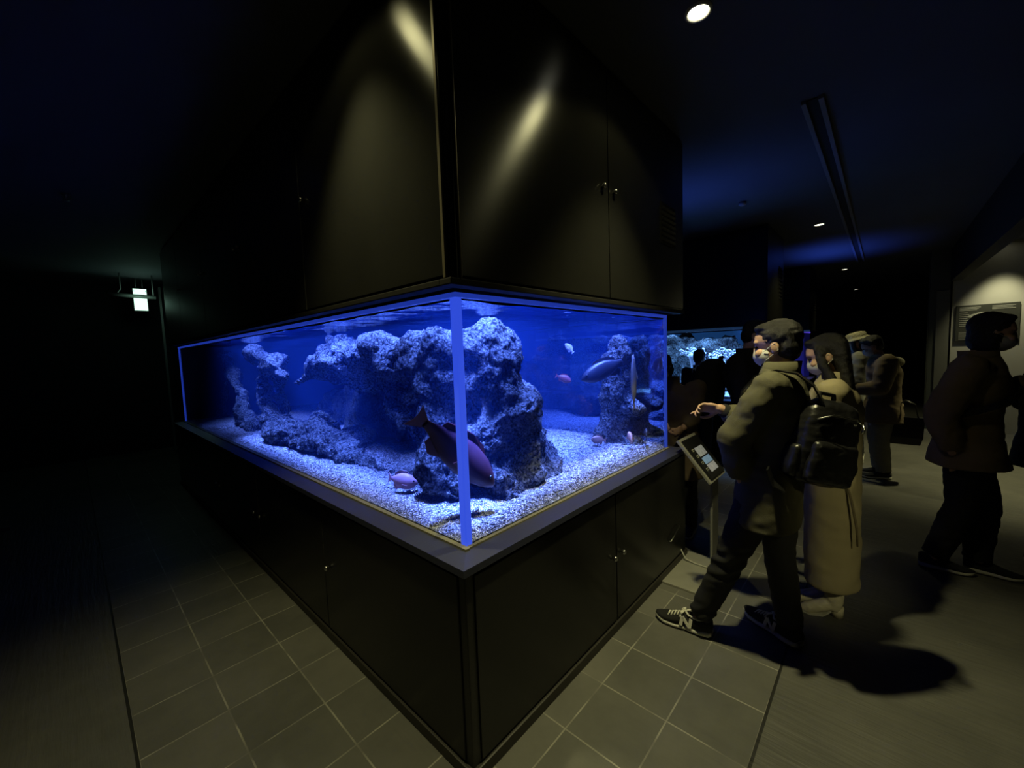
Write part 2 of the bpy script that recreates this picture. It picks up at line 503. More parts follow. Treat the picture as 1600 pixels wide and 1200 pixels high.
def louvres(root, x0, x1, z0, z1, y, n=7):
    f = obj('vent', box(x0 - 0.01, x1 + 0.01, y - 0.0015, y + 0.002, z0 - 0.015, z1 + 0.015), BLACK2, root)
    b = bmesh.new()
    for k in range(n):
        z = z0 + (z1 - z0) * (k + 0.5) / n
        vs = [(x0, y - 0.001, z - 0.011), (x1, y - 0.001, z - 0.011), (x1, y - 0.013, z + 0.001), (x0, y - 0.013, z + 0.001), (x0, y - 0.001, z + 0.012), (x1, y - 0.001, z + 0.012)]
        v = [b.verts.new(p) for p in vs]
        b.faces.new((v[0], v[1], v[2], v[3])); b.faces.new((v[3], v[2], v[5], v[4]))
        b.faces.new((v[0], v[3], v[4])); b.faces.new((v[1], v[5], v[2]))
    obj('slat', b, BLACK, f)

# --- near tank: base cabinet
base = thing('base_cabinet', 'long black lacquered base cabinet under the big corner aquarium', 'cabinet', (W / 2, L / 2, 0))
b = bmesh.new(); shell(b, -O + 0.006, W2, -O + 0.006, L + O, 0.05, 0.80, top=True)
bx(b, -O + 0.002, -O + 0.05, -O + 0.002, -O + 0.05, 0.05, 0.80, 0.004)
obj('carcass', b, BLACK, base)
cabinet_run(base, 0.03, 0.81, O - 0.004, W2, L, [-0.052, 1.0, W2], [-0.052, 1.13, 2.31, 3.49, 4.67, L + O], [0.962, 1.06], [1.075, 2.24, 2.38, 3.42, 3.56, 4.6], 0.432)
b = bmesh.new()
for (xa, xb, ya, yb) in [(-O - 0.014, W2 + 0.014, -O - 0.014, -O + 0.01), (-O - 0.014, -O + 0.01, -O + 0.01, L + O), (W2 - 0.01, W2 + 0.014, -O + 0.01, L + O)]:
    bx(b, xa, xb, ya, yb, 0.0, 0.05, 0.006)
obj('plinth', b, PLINTH, base)
b = bmesh.new()
tube(b, [(1.74, -O - 0.008, 0.235), (1.74, -O - 0.022, 0.238), (1.90, -O - 0.022, 0.292), (1.90, -O - 0.008, 0.295)], 0.004, 8)
obj('handle', b, STEEL, base, True)
# ledge that carries the glass: gently sloping metal top with a mitred corner
b = bmesh.new()
def ledge_bm(b, x0, x1, y0, y1, o, zin, zout, th):
    inn = [(x0, y0), (x1, y0), (x1, y1), (x0, y1)]
    out = [(x0 - o, y0 - o), (x1 + o, y0 - o), (x1 + o, y1 + o), (x0 - o, y1 + o)]
    vi = [b.verts.new((x, y, zin)) for x, y in inn]; vo = [b.verts.new((x, y, zout)) for x, y in out]
    vb = [b.verts.new((x, y, zout - th)) for x, y in out]; vc = [b.verts.new((x, y, zout - th)) for x, y in inn]
    for i in range(4):
        j = (i + 1) % 4
        b.faces.new((vi[i], vo[i], vo[j], vi[j])); b.faces.new((vo[i], vb[i], vb[j], vo[j]))
        b.faces.new((vb[i], vc[i], vc[j], vb[j])); b.faces.new((vc[i], vi[i], vi[j], vc[j]))
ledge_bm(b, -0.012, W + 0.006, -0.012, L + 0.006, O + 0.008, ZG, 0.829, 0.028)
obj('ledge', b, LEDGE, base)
b = bmesh.new()
bx(b, -0.024, -0.003, -0.024, L, ZG - 0.004, ZG + 0.007); bx(b, -0.003, W, -0.020, -0.003, ZG - 0.004, ZG + 0.006)
obj('seal', b, SEAL, base)

# --- near tank: hood cabinet above
hood = thing('hood_cabinet', 'tall black lacquered hood cabinet hanging over the big corner aquarium up to the ceiling', 'cabinet', (W / 2, L / 2, ZC))
b = bmesh.new()
HO = 0.08
shell(b, -HO + 0.006, W2, -HO + 0.006, L + HO, ZC + 0.012, ZTOP, t=0.035)
bx(b, -HO + 0.0, -HO + 0.05, -HO + 0.0, -HO + 0.05, ZC + 0.012, ZTOP, 0.004)
obj('carcass', b, BLACK, hood)
b = bmesh.new()   # bottom lip frame
for (xa, xb, ya, yb) in [(-HO - 0.012, W2, -HO - 0.012, -HO + 0.05), (-HO - 0.012, -HO + 0.05, -HO + 0.05, L + HO), (W2 - 0.05, W2, -HO + 0.05, L + HO), (-HO + 0.05, W2 - 0.05, L + HO - 0.05, L + HO)]:
    bx(b, xa, xb, ya, yb, ZC - 0.004, ZC + 0.02, 0.004)
obj('lip', b, BLACK2, hood)
cabinet_run(hood, ZC, ZTOP, HO - 0.004, W2, L, [-0.045, 1.0, W2], [-0.055, 1.14, 2.31, 3.49, 4.67, L + HO], [0.935, 1.052], [1.08, 2.26, 2.36, 3.44, 3.54, 4.62], 2.41)
louvres(hood, 1.68, 1.90, 2.27, 2.5, -HO - 0.006)
b = bmesh.new()   # slim corner posts on both sides of the corner
bx(b, -HO - 0.012, -HO - 0.004, -0.066, -0.052, ZC + 0.02, ZTOP, 0.002); bx(b, -0.046, -0.040, -HO - 0.014, -HO - 0.004, ZC + 0.02, ZTOP, 0.002)
obj('corner_bead', b, mat('worn_bead_metal', (0.22, 0.19, 0.13), rough=0.4, metal=0.5), hood)

# --- near tank: glass
def glass_tank(root, x0, x1, y0, y1, z0, z1, t, end_mat, edge, edge2):
    obj('front_pane', sheet([(x0, y0, z0), (x1, y0, z0), (x1, y0, z1), (x0, y0, z1)]), GLASS, root)
    obj('side_pane', sheet([(x0, y1, z0), (x0, y0, z0), (x0, y0, z1), (x0, y1, z1)]), GLASS, root)
    obj('end_pane', sheet([(x1, y0 + 0.004, z0), (x1, y1, z0), (x1, y1, z1), (x1, y0 + 0.004, z1)]), end_mat, root)
    obj('back_pane', box(x0, x1, y1, y1 + 0.01, z0, z1), WALLDARK, root)
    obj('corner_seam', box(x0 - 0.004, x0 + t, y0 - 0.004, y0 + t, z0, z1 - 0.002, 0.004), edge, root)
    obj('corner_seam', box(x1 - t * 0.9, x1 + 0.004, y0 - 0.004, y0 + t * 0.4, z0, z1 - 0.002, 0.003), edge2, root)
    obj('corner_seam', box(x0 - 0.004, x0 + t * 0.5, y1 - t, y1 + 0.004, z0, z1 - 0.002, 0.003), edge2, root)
    e = bmesh.new()
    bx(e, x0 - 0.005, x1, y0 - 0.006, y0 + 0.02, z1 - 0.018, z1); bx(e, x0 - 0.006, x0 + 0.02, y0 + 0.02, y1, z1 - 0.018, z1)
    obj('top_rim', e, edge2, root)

aq = thing('glass_aquarium', 'large clear acrylic aquarium lit deep blue at the corner nearest the viewer', 'aquarium', (W / 2, L / 2, ZG))
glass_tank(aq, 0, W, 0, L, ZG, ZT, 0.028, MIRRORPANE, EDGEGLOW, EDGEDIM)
obj('bottom_panel', box(-.004, W, -.004, L, .801, ZG), DARKPLASTIC, aq)

# water
ZW = 1.785
w = obj('tank_water', box(0.012, W - 0.012, 0.012, L - 0.012, ZG + 0.002, ZW - 0.012), WATERVOL)
tag(w, 'clear blue water filling the big corner aquarium', 'water', kind='stuff')
b = bmesh.new()
bmesh.ops.create_grid(b, x_segments=40, y_segments=110, size=0.5)
for v in b.verts:
    x = 0.03 + (v.co.x + .5) * (W - 0.06); y = 0.03 + (v.co.y + .5) * (L - 0.06)
    v.co = Vector((x, y, ZW + 0.006 * noise.noise(Vector((x * 5, y * 5, 0))) + 0.003 * noise.noise(Vector((x * 14, y * 14, 3)))))
obj('water_surface', b, WATERSURF, w, True)

# gravel bed
def gravel_bed(name, x0, x1, y0, y1, zbot, zf, step):
    b = bmesh.new()
    nx, ny = max(2, int((x1 - x0) / step)), max(2, int((y1 - y0) / step))
    g = []
    for i in range(nx + 1):
        row = []
        for j in range(ny + 1):
            x = x0 + (x1 - x0) * i / nx; y = y0 + (y1 - y0) * j / ny
            row.append(b.verts.new((x, y, zf(x, y))))
        g.append(row)
    for i in range(nx):
        for j in range(ny):
            b.faces.new((g[i][j], g[i + 1][j], g[i + 1][j + 1], g[i][j + 1]))
    ring = [g[i][0] for i in range(nx + 1)] + [g[nx][j] for j in range(1, ny + 1)] + [g[i][ny] for i in range(nx - 1, -1, -1)] + [g[0][j] for j in range(ny - 1, 0, -1)]
    low = [b.verts.new((v.co.x, v.co.y, zbot)) for v in ring]
    n = len(ring)
    for i in range(n):
        j = (i + 1) % n
        b.faces.new((ring[j], ring[i], low[i], low[j]))
    b.faces.new(low[::-1])
    return b
def gz(x, y):
    e = min(1.0, min(x, y, W - x, L - y) / .07); e = e * e * (3 - 2 * e)
    return ZG + 0.007 + e * (0.015 + 0.02 * noise.noise(Vector((x * 2.0, y * 2.0, 1.0))) + 0.008 * noise.noise(Vector((x * 9, y * 9, 2.0))) + 0.02 * min(1, x))
gb = gravel_bed('gravel', 0.005, W - 0.005, 0.005, L - 0.005, ZG + 0.004, gz, 0.03)
# loose pebbles on top of the bed, small irregular stones
rng = random.Random(3)
ico = bmesh.new(); bmesh.ops.create_icosphere(ico, subdivisions=1, radius=1)
ico_v = [v.co.copy() for v in ico.verts]; ico_f = [[v.index for v in f.verts] for f in ico.faces]; ico.free()
for k in range(9000):
    if k < 6500:
        x = rng.uniform(0.02, W - 0.03); y = 0.02 + rng.random() ** 1.6 * 2.2
        if x > 1.2 and y > 1.2: continue
    else:
        x = rng.uniform(0.02, 0.6); y = rng.uniform(1.2, 4.5)
    s = rng.uniform(0.0035, 0.0075)
    z = gz(x, y) + s * 0.3
    R = Matrix.Rotation(rng.uniform(0, 6.28), 3, 'Z') @ Matrix.Rotation(rng.uniform(-.6, .6), 3, 'X')
    sc = (s * rng.uniform(.8, 1.7), s, s * rng.uniform(.5, .9))
    vv = [gb.verts.new(R @ Vector((q.x * sc[0], q.y * sc[1], q.z * sc[2])) + Vector((x, y, z))) for q in ico_v]
    for f in ico_f: gb.faces.new([vv[i] for i in f])
tag(obj('gravel', gb, GRAVEL), 'bed of pale coral gravel on the floor of the big aquarium', 'gravel', kind='stuff')

# rocks
def rockdisp(a=0.075, s=3.4, fine=0.026, seed=0.0):
    def f(p):
        q = Vector((p.x + seed, p.y - seed, p.z + 2 * seed))
        t = noise.turbulence(q * s, 3, False)
        u = noise.noise(q * 11.0); w_ = abs(noise.noise(q * 27.0)); z_ = abs(noise.noise(q * 52.0))
        return a * (t - 0.38) + fine * (0.8 * u - 0.9 * w_ - 0.5 * z_)
    return f

def blobs(lst):
    b = bmesh.new()
    for it in lst:
        c, r = it[0], it[1]
        M = None
        if len(it) > 2: M = it[2]
        blob(b, c, r, M, 3)
    return b
def chain_blobs(b, pts, steps=5):
    for (p, r), (q, s) in zip(pts[:-1], pts[1:]):
        for k in range(steps + 1):
            t = k / steps
            blob(b, Vector(p).lerp(Vector(q), t), tuple(a + (c - a) * t for a, c in zip(r if isinstance(r, tuple) else (r,) * 3, s if isinstance(s, tuple) else (s,) * 3)), None, 2)

def soft_chain(b, lst, steps=3):
    """run of overlapping balls with radii blended between the given ones"""
    for (p, r), (q, t_) in zip(lst[:-1], lst[1:]):
        for k in range(steps + 1):
            u_ = k / steps
            blob(b, Vector(p).lerp(Vector(q), u_), r + (t_ - r) * u_, None, 2)
    return b
def ground_cut(b, z=ZG - 0.0):
    for v in b.verts:
        if v.co.z < z: v.co.z = z
b = bmesh.new()
for c, r_ in [((0.56, 0.44, 1.58), 0.19), ((0.72, 0.46, 1.60), 0.15), ((0.6, 0.42, 1.45), 0.23), ((0.64, 0.42, 1.27), 0.27), ((0.69, 0.42, 1.08), 0.30), ((0.72, 0.44, 0.93), 0.31),
              ((0.98, 0.44, 0.88), 0.20), ((0.86, .30, .87), .16), ((.9, .46, 1.1), .17), ((0.48, 0.24, 0.90), 0.12), ((0.40, 0.25, 0.98), 0.095), ((0.41, 0.32, 1.14), 0.15),
              ((0.38, 0.82, 1.57), 0.20), ((0.4, 0.61, 1.60), 0.15), ((0.38, 1.02, 1.57), 0.18), ((0.4, 0.75, 1.66), 0.10), ((0.42, 0.94, 1.66), 0.09), ((0.4, 0.62, 1.42), 0.159)]:
    blob(b, c, r_, None, 2)
soft_chain(b, [((0.4, 0.62, 1.42), .15), ((0.36, 0.59, 1.25), 0.145), ((0.3, 0.52, 1.08), 0.15), ((0.27, 0.43, 0.94), 0.135), ((0.24, 0.38, 0.88), 0.07)])
soft_chain(b, [((0.4, 1.22, 1.40), 0.09), ((0.4, 1.12, 1.26), 0.08), ((0.36, 0.9, 1.2), 0.09), ((.32, .66, 1.12), .1)])
soft_chain(b, [((0.38, 1.0, 1.57), .18), ((0.42, 1.3, 1.60), 0.16), ((0.45, 1.6, 1.58), 0.17), ((0.46, 1.86, 1.57), 0.17), ((0.46, 2.1, 1.55), 0.165), ((0.44, 2.37, 1.50), 0.13), ((0.40, 2.56, 1.44), 0.085), ((0.37, 2.68, 1.40), 0.05)])
soft_chain(b, [((0.58, 1.5, 1.66), 0.11), ((0.55, 1.82, 1.68), 0.12), ((0.52, 2.05, 1.70), 0.10), ((.5, 2.14, 1.75), .055)])
soft_chain(b, [((0.6, 1.2, 1.40), 0.15), ((0.62, 1.52, 1.42), 0.17), ((0.65, 1.96, 1.44), 0.16), ((0.6, 2.3, 1.45), 0.12)])
ground_cut(b)
r1 = fused('reef_rock', b, 0.013, ROCK, None, 2, rockdisp(seed=1.3))
tag(r1, 'biggest pitted reef boulder by the tank corner with a long arm arching left', 'rock', 'reef rocks in the big aquarium')
b = bmesh.new()
soft_chain(b, [((0.32, 3.3, 1.10), 0.08), ((0.30, 3.12, 0.98), 0.15), ((0.30, 2.71, 0.93), 0.19), ((0.32, 2.2, 0.92), 0.19), ((0.33, 1.75, 0.89), 0.14), ((0.32, 1.37, 0.855), 0.085), ((0.32, 1.08, 0.85), 0.05)])
blob(b, (.36, 2.33, 1.03), .08); blob(b, (.52, 2.6, .92), .2); blob(b, (.55, 2.0, .88), .18)
ground_cut(b)
tag(fused('reef_rock', b, 0.014, ROCK, None, 2, rockdisp(seed=4.1)), 'sloping reef rock mound left of the dark cave, low on the gravel', 'rock', 'reef rocks in the big aquarium')
b = bmesh.new()
soft_chain(b, [((0.36, 4.05, 1.66), 0.09), ((0.37, 3.7, 1.62), 0.12), ((0.37, 3.25, 1.56), 0.125), ((0.35, 2.95, 1.49), 0.09), ((0.33, 2.75, 1.43), 0.045)], 5)
soft_chain(b, [((0.52, 3.7, 1.5), .13), ((0.58, 3.75, 1.2), 0.10), ((0.55, 3.6, .95), 0.11)]); soft_chain(b, [((0.5, 4.05, 1.5), .1), ((0.53, 4.15, 1.2), 0.10), ((0.5, 4.0, .93), 0.11)])
ground_cut(b)
tag(fused('reef_rock', b, 0.015, ROCK, None, 2, rockdisp(seed=7.7)), 'slanting slab of reef rock on dark legs, left of the arching arm', 'rock', 'reef rocks in the big aquarium')
b = bmesh.new()
soft_chain(b, [((0.42, 5.15, 1.66), 0.11), ((0.42, 4.95, 1.43), 0.10), ((0.4, 4.6, 1.2), 0.115), ((0.36, 4.3, 0.98), 0.115), ((0.34, 4.2, 0.88), 0.15), ((0.28, 3.62, 0.87), 0.09)])
soft_chain(b, [((0.42, 5.15, 1.66), 0.10), ((0.42, 5.34, 1.32), 0.06), ((0.38, 5.36, .98), 0.075), ((0.36, 5.3, 0.87), 0.10)])
ground_cut(b)
tag(fused('reef_rock', b, 0.015, ROCK, None, 2, rockdisp(seed=9.2)), 'two-legged reef rock at the far left end of the aquarium', 'rock', 'reef rocks in the big aquarium')
b = bmesh.new()  # bank put in to darken the cave under the arm
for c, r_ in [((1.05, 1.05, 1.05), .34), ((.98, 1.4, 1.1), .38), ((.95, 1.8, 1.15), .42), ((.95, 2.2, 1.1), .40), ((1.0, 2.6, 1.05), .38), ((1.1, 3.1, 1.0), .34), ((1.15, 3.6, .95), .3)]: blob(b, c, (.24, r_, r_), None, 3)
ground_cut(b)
tag(fused('reef_rock', b, 0.03, ROCKSHADED, None, 2, rockdisp(seed=12.2)), 'reef rock bank filling the cave behind the arch, with shade in its colour', 'rock', 'reef rocks in the big aquarium')

b = bmesh.new()  # solid rock added in place of the boulder mirrored in the end pane
soft_chain(b, [((1.78, .36, .86), .17), ((1.78, .33, 1.05), .15), ((1.79, .30, 1.3), .13), ((1.79, .30, 1.5), .13), ((1.80, .29, 1.62), .09)])
blob(b, (1.76, .2, .88), .12); blob(b, (1.80, .18, 1.15), .1)
for v in b.verts:
    v.co.x = min(v.co.x, W - .06)
ground_cut(b)
tag(fused('reef_rock', b, 0.013, ROCK, None, 2, rockdisp(a=.05, seed=15.5)), 'upright reef rock standing in for the mirrored boulder in the far end pane at right', 'rock', 'reef rocks in the big aquarium')

# ------------------------------------------------------------------ fish
def fish(name, label, loc, fwd, length, height, thick, colm, finm, up=(0, 0, 1), group=None, prof=None, bend=0.0):
    """body lofted nose to tail along +x, then turned"""
    f = Vector(fwd).normalized(); u = Vector(up); s = u.cross(f).normalized(); u = f.cross(s).normalized()
    Mx = Matrix((( f.x, s.x, u.x, loc[0]), (f.y, s.y, u.y, loc[1]), (f.z, s.z, u.z, loc[2]), (0, 0, 0, 1)))
    prof = prof or [(0.5, .06, .1), (.47, .28, .4), (.40, .55, .75), (.28, .85, .95), (.12, 1.0, 1.0), (-.05, .93, .85), (-.2, .68, .6), (-.32, .38, .35), (-.40, .24, .2), (-.43, .24, .14)]
    b = bmesh.new()
    seg = 16
    rings = []
    by = lambda t: bend * (t - 0.2) ** 2 * length if t < 0.2 else 0.0
    for t, h, w_ in prof:
        rings.append([Vector((t * length, by(t) + math.cos(a) * thick * w_ / 2, math.sin(a) * height * h / 2 + height * 0.02)) for a in [2 * PI * k / seg for k in range(seg)]])
    loft(b, rings)
    b.transform(Mx)
    o = obj(name, b, colm, None, True)
    tag(o, label, 'fish', group)
    def fin(nm, pts, th=0.004):
        q = bmesh.new()
        a = [q.verts.new((p[0] * length, by(p[0]) + (p[2] if len(p) > 2 else 0) + th, p[1] * height)) for p in pts]
        c = [q.verts.new((p[0] * length, by(p[0]) + (p[2] if len(p) > 2 else 0) - th, p[1] * height)) for p in pts]
        q.faces.new(a); q.faces.new(c[::-1])
        for i in range(len(pts)):
            j = (i + 1) % len(pts)
            q.faces.new((a[j], a[i], c[i], c[j]))
        q.transform(Mx)
        obj(nm, q, finm, o)
    tt = max(0.0008, thick * 0.03)
    fin('tail_fin', [(-.42, .12), (-.56, .34), (-.53, .1), (-.53, -.1), (-.56, -.34), (-.42, -.12)], tt)
    fin('dorsal_fin', [(.24, .42), (.15, .62), (0, .66), (-.15, .58), (-.28, .42), (-.3, .18), (-.1, .38), (.1, .46)], tt)
    fin('anal_fin', [(-.08, -.42), (-.2, -.56), (-.3, -.36), (-.3, -.16), (-.18, -.3)], tt)
    for sg in (1, -1):
        fin('pectoral_fin', [(.2, -.12, sg * thick * .5), (.06, -.02, sg * thick * .8), (.02, -.24, sg * thick * .85), (.12, -.3, sg * thick * .6)], tt)
        e = bmesh.new(); blob(e, (0.40 * length, sg * thick * .36, height * .16), height * .055, None, 2); e.transform(Mx)
        obj('eye', e, EYE, o, True)
    return o

PINK = mat('pale_pink_fish_skin', (0.85, 0.45, 0.55), rough=0.4, var=0.15, vscale=30)
MAROON = mat('dark_maroon_fish_skin', (0.075, 0.028, 0.05), rough=0.4, var=0.5, vscale=14)
MAROONFIN = mat('dark_red_fin', (0.12, 0.03, 0.04), rough=0.5)
NAVY = mat('slate_blue_fish_skin', (0.022, 0.027, 0.045), rough=0.4, var=0.3, vscale=20)
PALEF = mat('pale_salmon_fish_skin', (0.55, 0.3, 0.22), rough=0.4, var=0.2, vscale=40)
REDF = mat('reddish_fish_skin', (0.2, 0.05, 0.05), rough=0.4, var=0.2, vscale=40)
SLATEF = mat('pale_grey_fish_skin', (0.22, 0.2, 0.2), rough=0.5, var=0.2, vscale=30)
WHITEF = mat('silvery_white_fish_skin', (0.8, 0.8, 0.8), rough=0.3)
fg = None
fish('pink_fish', 'plump pale pink fish just above the gravel left of the tank corner', (.16, .69, .925), (.62, -.75, -.12), .165, .09, .05, PINK, PINK, bend=0.5)
fish('grouper', 'big dark maroon fish diving head-down past the tank corner', (.15, .215, 1.155), (.50, -.40, -.72), .46, .16, .09, MAROON, MAROONFIN, up=(.45, -.3, .8), bend=-0.6)
fish('blue_fish', 'dark slate blue fish slanting down in the open water at right', (1.50, .25, 1.44), (-.60, .36, -.26), .36, .13, .07, NAVY, NAVY)
fish('small_fish', 'small pale salmon fish near the gravel by the far end pane', (1.56, .34, .93), (-.6, .5, .1), .11, .06, .032, PALEF, PALEF)
fish('small_fish', 'small pinkish fish low by the far end pane, closer to the right glass edge', (1.6, .11, .965), (.5, .4, .3), .12, .065, .032, PALEF, PALEF)
fish('small_fish', 'small reddish fish in mid water beside the right slope of the boulder', (1.55, .62, 1.37), (.6, -.4, -.3), .13, .06, .035, REDF, REDF)
fish('small_fish', 'tiny silvery white fish under the water surface right of the boulder', (1.6, .60, 1.60), (-.3, .3, .5), .09, .045, .02, WHITEF, WHITEF)
fish('small_fish', 'slender pale nose-up fish standing in for a reflection near the far end pane', (1.62, .09, 1.36), (.1, .05, .9), .36, .05, .03, SLATEF, SLATEF, up=(-1, .2, 0), prof=[(0.5, .1, .1), (.4, .55, .5), (.2, .95, .9), (0, 1, 1), (-.2, .85, .8), (-.35, .5, .5), (-.43, .3, .2)])  # fish added to stand for a long pale reflection
fish('small_fish', 'dusky small fish near the gravel in the far right corner', (1.74, .06, .975), (.6, .3, .2), .10, .06, .03, NAVY, NAVY)

# ------------------------------------------------------------------ second and third tanks
def back_tank(x0, x1, label, zt=1.79, zg=0.85, y1=3.6):
    bc = thing('base_cabinet', 'black base cabinet under ' + label, 'cabinet', ((x0 + x1) / 2, y1 / 2, 0))
    b = bmesh.new(); shell(b, x0, x1, -O, y1, 0.05, zg - .03); obj('carcass', b, BLACK, bc)
    obj('plinth', box(x0 - 0.012, x1 + .012, -O - .012, y1, 0, .05, .005), PLINTH, bc)
    for i, (a, c) in enumerate([(-O + .01, 1.1), (1.1, 2.3), (2.3, y1)]):
        obj('door', box(x0 - .01, x0 + .01, a + .004, c - .004, .08, zg - .06, .003), BLACK, bc)
    q = bmesh.new(); ledge_bm(q, x0 + .08, x1 - .08, -O + .08, y1 - .08, .088, zg, zg - .01, .026); obj('ledge', q, LEDGE, bc)
    hc = thing('hood_cabinet', 'black hood cabinet above ' + label, 'cabinet', ((x0 + x1) / 2, y1 / 2, zt))
    b = bmesh.new(); shell(b, x0, x1, -O, y1, zt + .01, ZTOP); obj('carcass', b, BLACK, hc)
    for a, c in [(-O + .01, 1.1), (1.1, 2.3), (2.3, y1)]:
        d = obj('door', box(x0 - .01, x0 + .01, a + .004, c - .004, zt + .04, ZTOP - .03, .003), BLACK, hc)
    obj('lip', box(x0 - .012, x0 + .03, -O - .012, y1, zt - .012, zt + .02, .003), mat('lip_painted_blue_glow', (.1, .12, .16), rough=.4, emit=(.02, .06, .16), emit_s=.35), hc)  # emission on the lip stands in for blue light from the tank
    louvres(hc, x1 - .32, x1 - .12, 2.2, 2.6, -O - .002, 8)
    return bc, hc

back_tank(4.9, 5.94, 'the second aquarium behind the visitors')
aq2 = thing('glass_aquarium', 'second aquarium with white coral glowing cyan blue behind the visitors', 'aquarium', (5.4, 1.8, .85))
obj('side_pane', sheet([(4.987, 3.5, .85), (4.987, -.01, .85), (4.987, -.01, 1.79), (4.987, 3.5, 1.79)]), GLASS, aq2)
obj('front_pane', sheet([(4.987, -.01, .85), (5.86, -.01, .85), (5.86, -.01, 1.79), (4.987, -.01, 1.79)]), GLASS, aq2)
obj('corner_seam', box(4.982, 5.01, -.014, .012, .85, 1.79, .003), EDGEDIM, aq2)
obj('end_pane', box(5.852, 5.86, -.006, 3.5, .85, 1.79), mat('deep_blue_glow_backdrop', (.03, .12, .3), rough=.8, emit=(.012, .06, .2), emit_s=.5, var=.4, vscale=3), aq2)  # opaque backdrop, its emission stands in for light in the blue water
g2 = gravel_bed('gravel', 5.0, 5.85, 0.0, 3.48, .852, lambda x, y: .885 + .012 * noise.noise(Vector((x * 6, y * 6, 0))), .06)
tag(obj('gravel', g2, mat('white_coral_sand', (.85, .87, .85), rough=.8, bump=.5, bscale=150)), 'white sand on the floor of the second aquarium', 'sand', kind='stuff')
b = bmesh.new(); rg = random.Random(5)
for k in range(60):
    blob(b, (5.72 + rg.uniform(-.05, .08), rg.uniform(0, 1.7) if k < 45 else rg.uniform(1.7, 3.2), rg.uniform(.92, 1.62)), (rg.uniform(.08, .16), rg.uniform(.12, .3), rg.uniform(.12, .25)), None, 2)
tag(fused('reef_rock', b, .02, ROCK, None, 2, rockdisp(a=.1, seed=21.)), 'blue-grey rock wall at the back of the second aquarium', 'rock')
WCORAL = mat('white_violet_coral', (.85, .8, .9), rough=.7, bump=.5, bscale=60)
for k, (yc, zc, n_) in enumerate([(.95, 1.50, 13), (.62, 1.45, 13), (.28, 1.44, 12)]):
    b = bmesh.new()
    for j in range(n_):
        c = Vector((5.35 + rg.uniform(-.1, .1), yc + rg.uniform(-.17, .17), zc + rg.uniform(-.06, .05)))
        R = rg.uniform(.03, .06); a0 = rg.uniform(0, 6.28)
        pts = [c + Vector((rg.uniform(-.02, .02), math.cos(a0 + t) * R * (.6 + t * .12), math.sin(a0 + t) * R * .75)) for t in [i * .55 for i in range(9)]]
        tube(b, pts, [.010 + .004 * math.sin(i * 1.7) for i in range(9)], 8)
    tube(b, [(5.62, yc, 1.15), (5.5, yc, 1.32), (5.38, yc, zc - .03)], [.1, .08, .07], 10)
    tag(obj('coral', b, WCORAL, None, True), ['ruffled white coral cluster in the second aquarium, nearest the big tank', 'ruffled white coral cluster in the second aquarium behind the silhouetted visitor', 'ruffled white coral cluster in the second aquarium beside the black backpack'][k], 'coral', 'white corals in the second aquarium')
for k, (yc, h_, ln) in enumerate([(.66, .10, .02), (.60, .085, -.02), (.47, .09, -.03), (.36, .08, -.03)]):
    b = bmesh.new()
    tube(b, [(5.12, yc, .88), (5.12, yc, .88 + h_ * .6), (5.12, yc + ln * .5, .88 + h_), (5.12, yc + ln * 1.5, .88 + h_ * 1.1)], [.007, .007, .008, .004], 8)
    tag(obj('garden_eel', b, WHITEF, None, True), ['thin white garden eel standing in the sand, first from the big tank', 'thin white garden eel standing in the sand, second from the big tank', 'thin white garden eel standing in the sand, third from the big tank', 'thin white garden eel standing in the sand, nearest the black backpack'][k], 'eel', 'garden eels in the second aquarium')

back_tank(8.7, 9.7, 'the third aquarium far down the corridor', y1=3.0)
aq3 = thing('glass_aquarium', 'third aquarium showing only a sliver of violet light far down the corridor', 'aquarium', (9.2, 1.5, .85))
obj('front_pane', sheet([(8.787, -.01, .85), (9.6, -.01, .85), (9.6, -.01, 1.79), (8.787, -.01, 1.79)]), GLASS, aq3)
obj('side_pane', sheet([(8.787, 2.9, .85), (8.787, -.01, .85), (8.787, -.01, 1.79), (8.787, 2.9, 1.79)]), GLASS, aq3)
obj('end_pane', box(9.6, 9.61, -.006, 2.9, .85, 1.79), mat('violet_glow_backdrop', (.05, .05, .3), emit=(.03, .03, .25), emit_s=.12, var=.6, vscale=6), aq3)  # opaque sheet, weak emission stands in for the violet tank light
obj('top_rim', box(8.78, 9.6, -.016, .01, 1.765, 1.79), mat('violet_edge_painted_glow', (.1, .08, .3), emit=(.10, .06, .7), emit_s=.7), aq3)  # thin sliver of far tank light, painted on as emission

# ------------------------------------------------------------------ ceiling fittings
def downlight(p, r, lampm, label):
    t = thing('downlight', label, 'ceiling light', p, 'round recessed downlights')
    x, y, z = p
    q = bmesh.new()
    seg = 32
    prof = [(r * 1.12, 0.006), (r * 1.12, -0.004), (r * 1.0, -0.008), (r * 0.86, -0.004), (r * .82, 0.004)]
    loft(q, [[Vector((x + rr * math.cos(a), y + rr * math.sin(a), z + dz)) for a in [2 * PI * k / seg for k in range(seg)]] for rr, dz in prof], cap=False)
    obj('trim_ring', q, mat('pale_lamp_trim', (.6, .58, .48), rough=.4) if 'pale_lamp_trim' not in bpy.data.materials else bpy.data.materials['pale_lamp_trim'], t, True)
    q = bmesh.new()
    c = [q.verts.new((x + r * .83 * math.cos(a), y + r * .83 * math.sin(a), z - 0.0005)) for a in [2 * PI * k / seg for k in range(seg)]]
    q.faces.new(c[::-1])
    obj('diffuser', q, lampm, t)
    return t
CZ = 3.031
d1 = downlight((1.0, -.533, CZ), .05, LAMP, 'bright round downlight nearest the viewer, above the aquarium corner')
d2 = downlight((5.46, -.533, CZ), .055, LAMPFAR, 'small round downlight beyond the ceiling strip, second along the corridor')
dup_tree(d2, (4.4, 0, 0), 'small round downlight, third along the corridor')
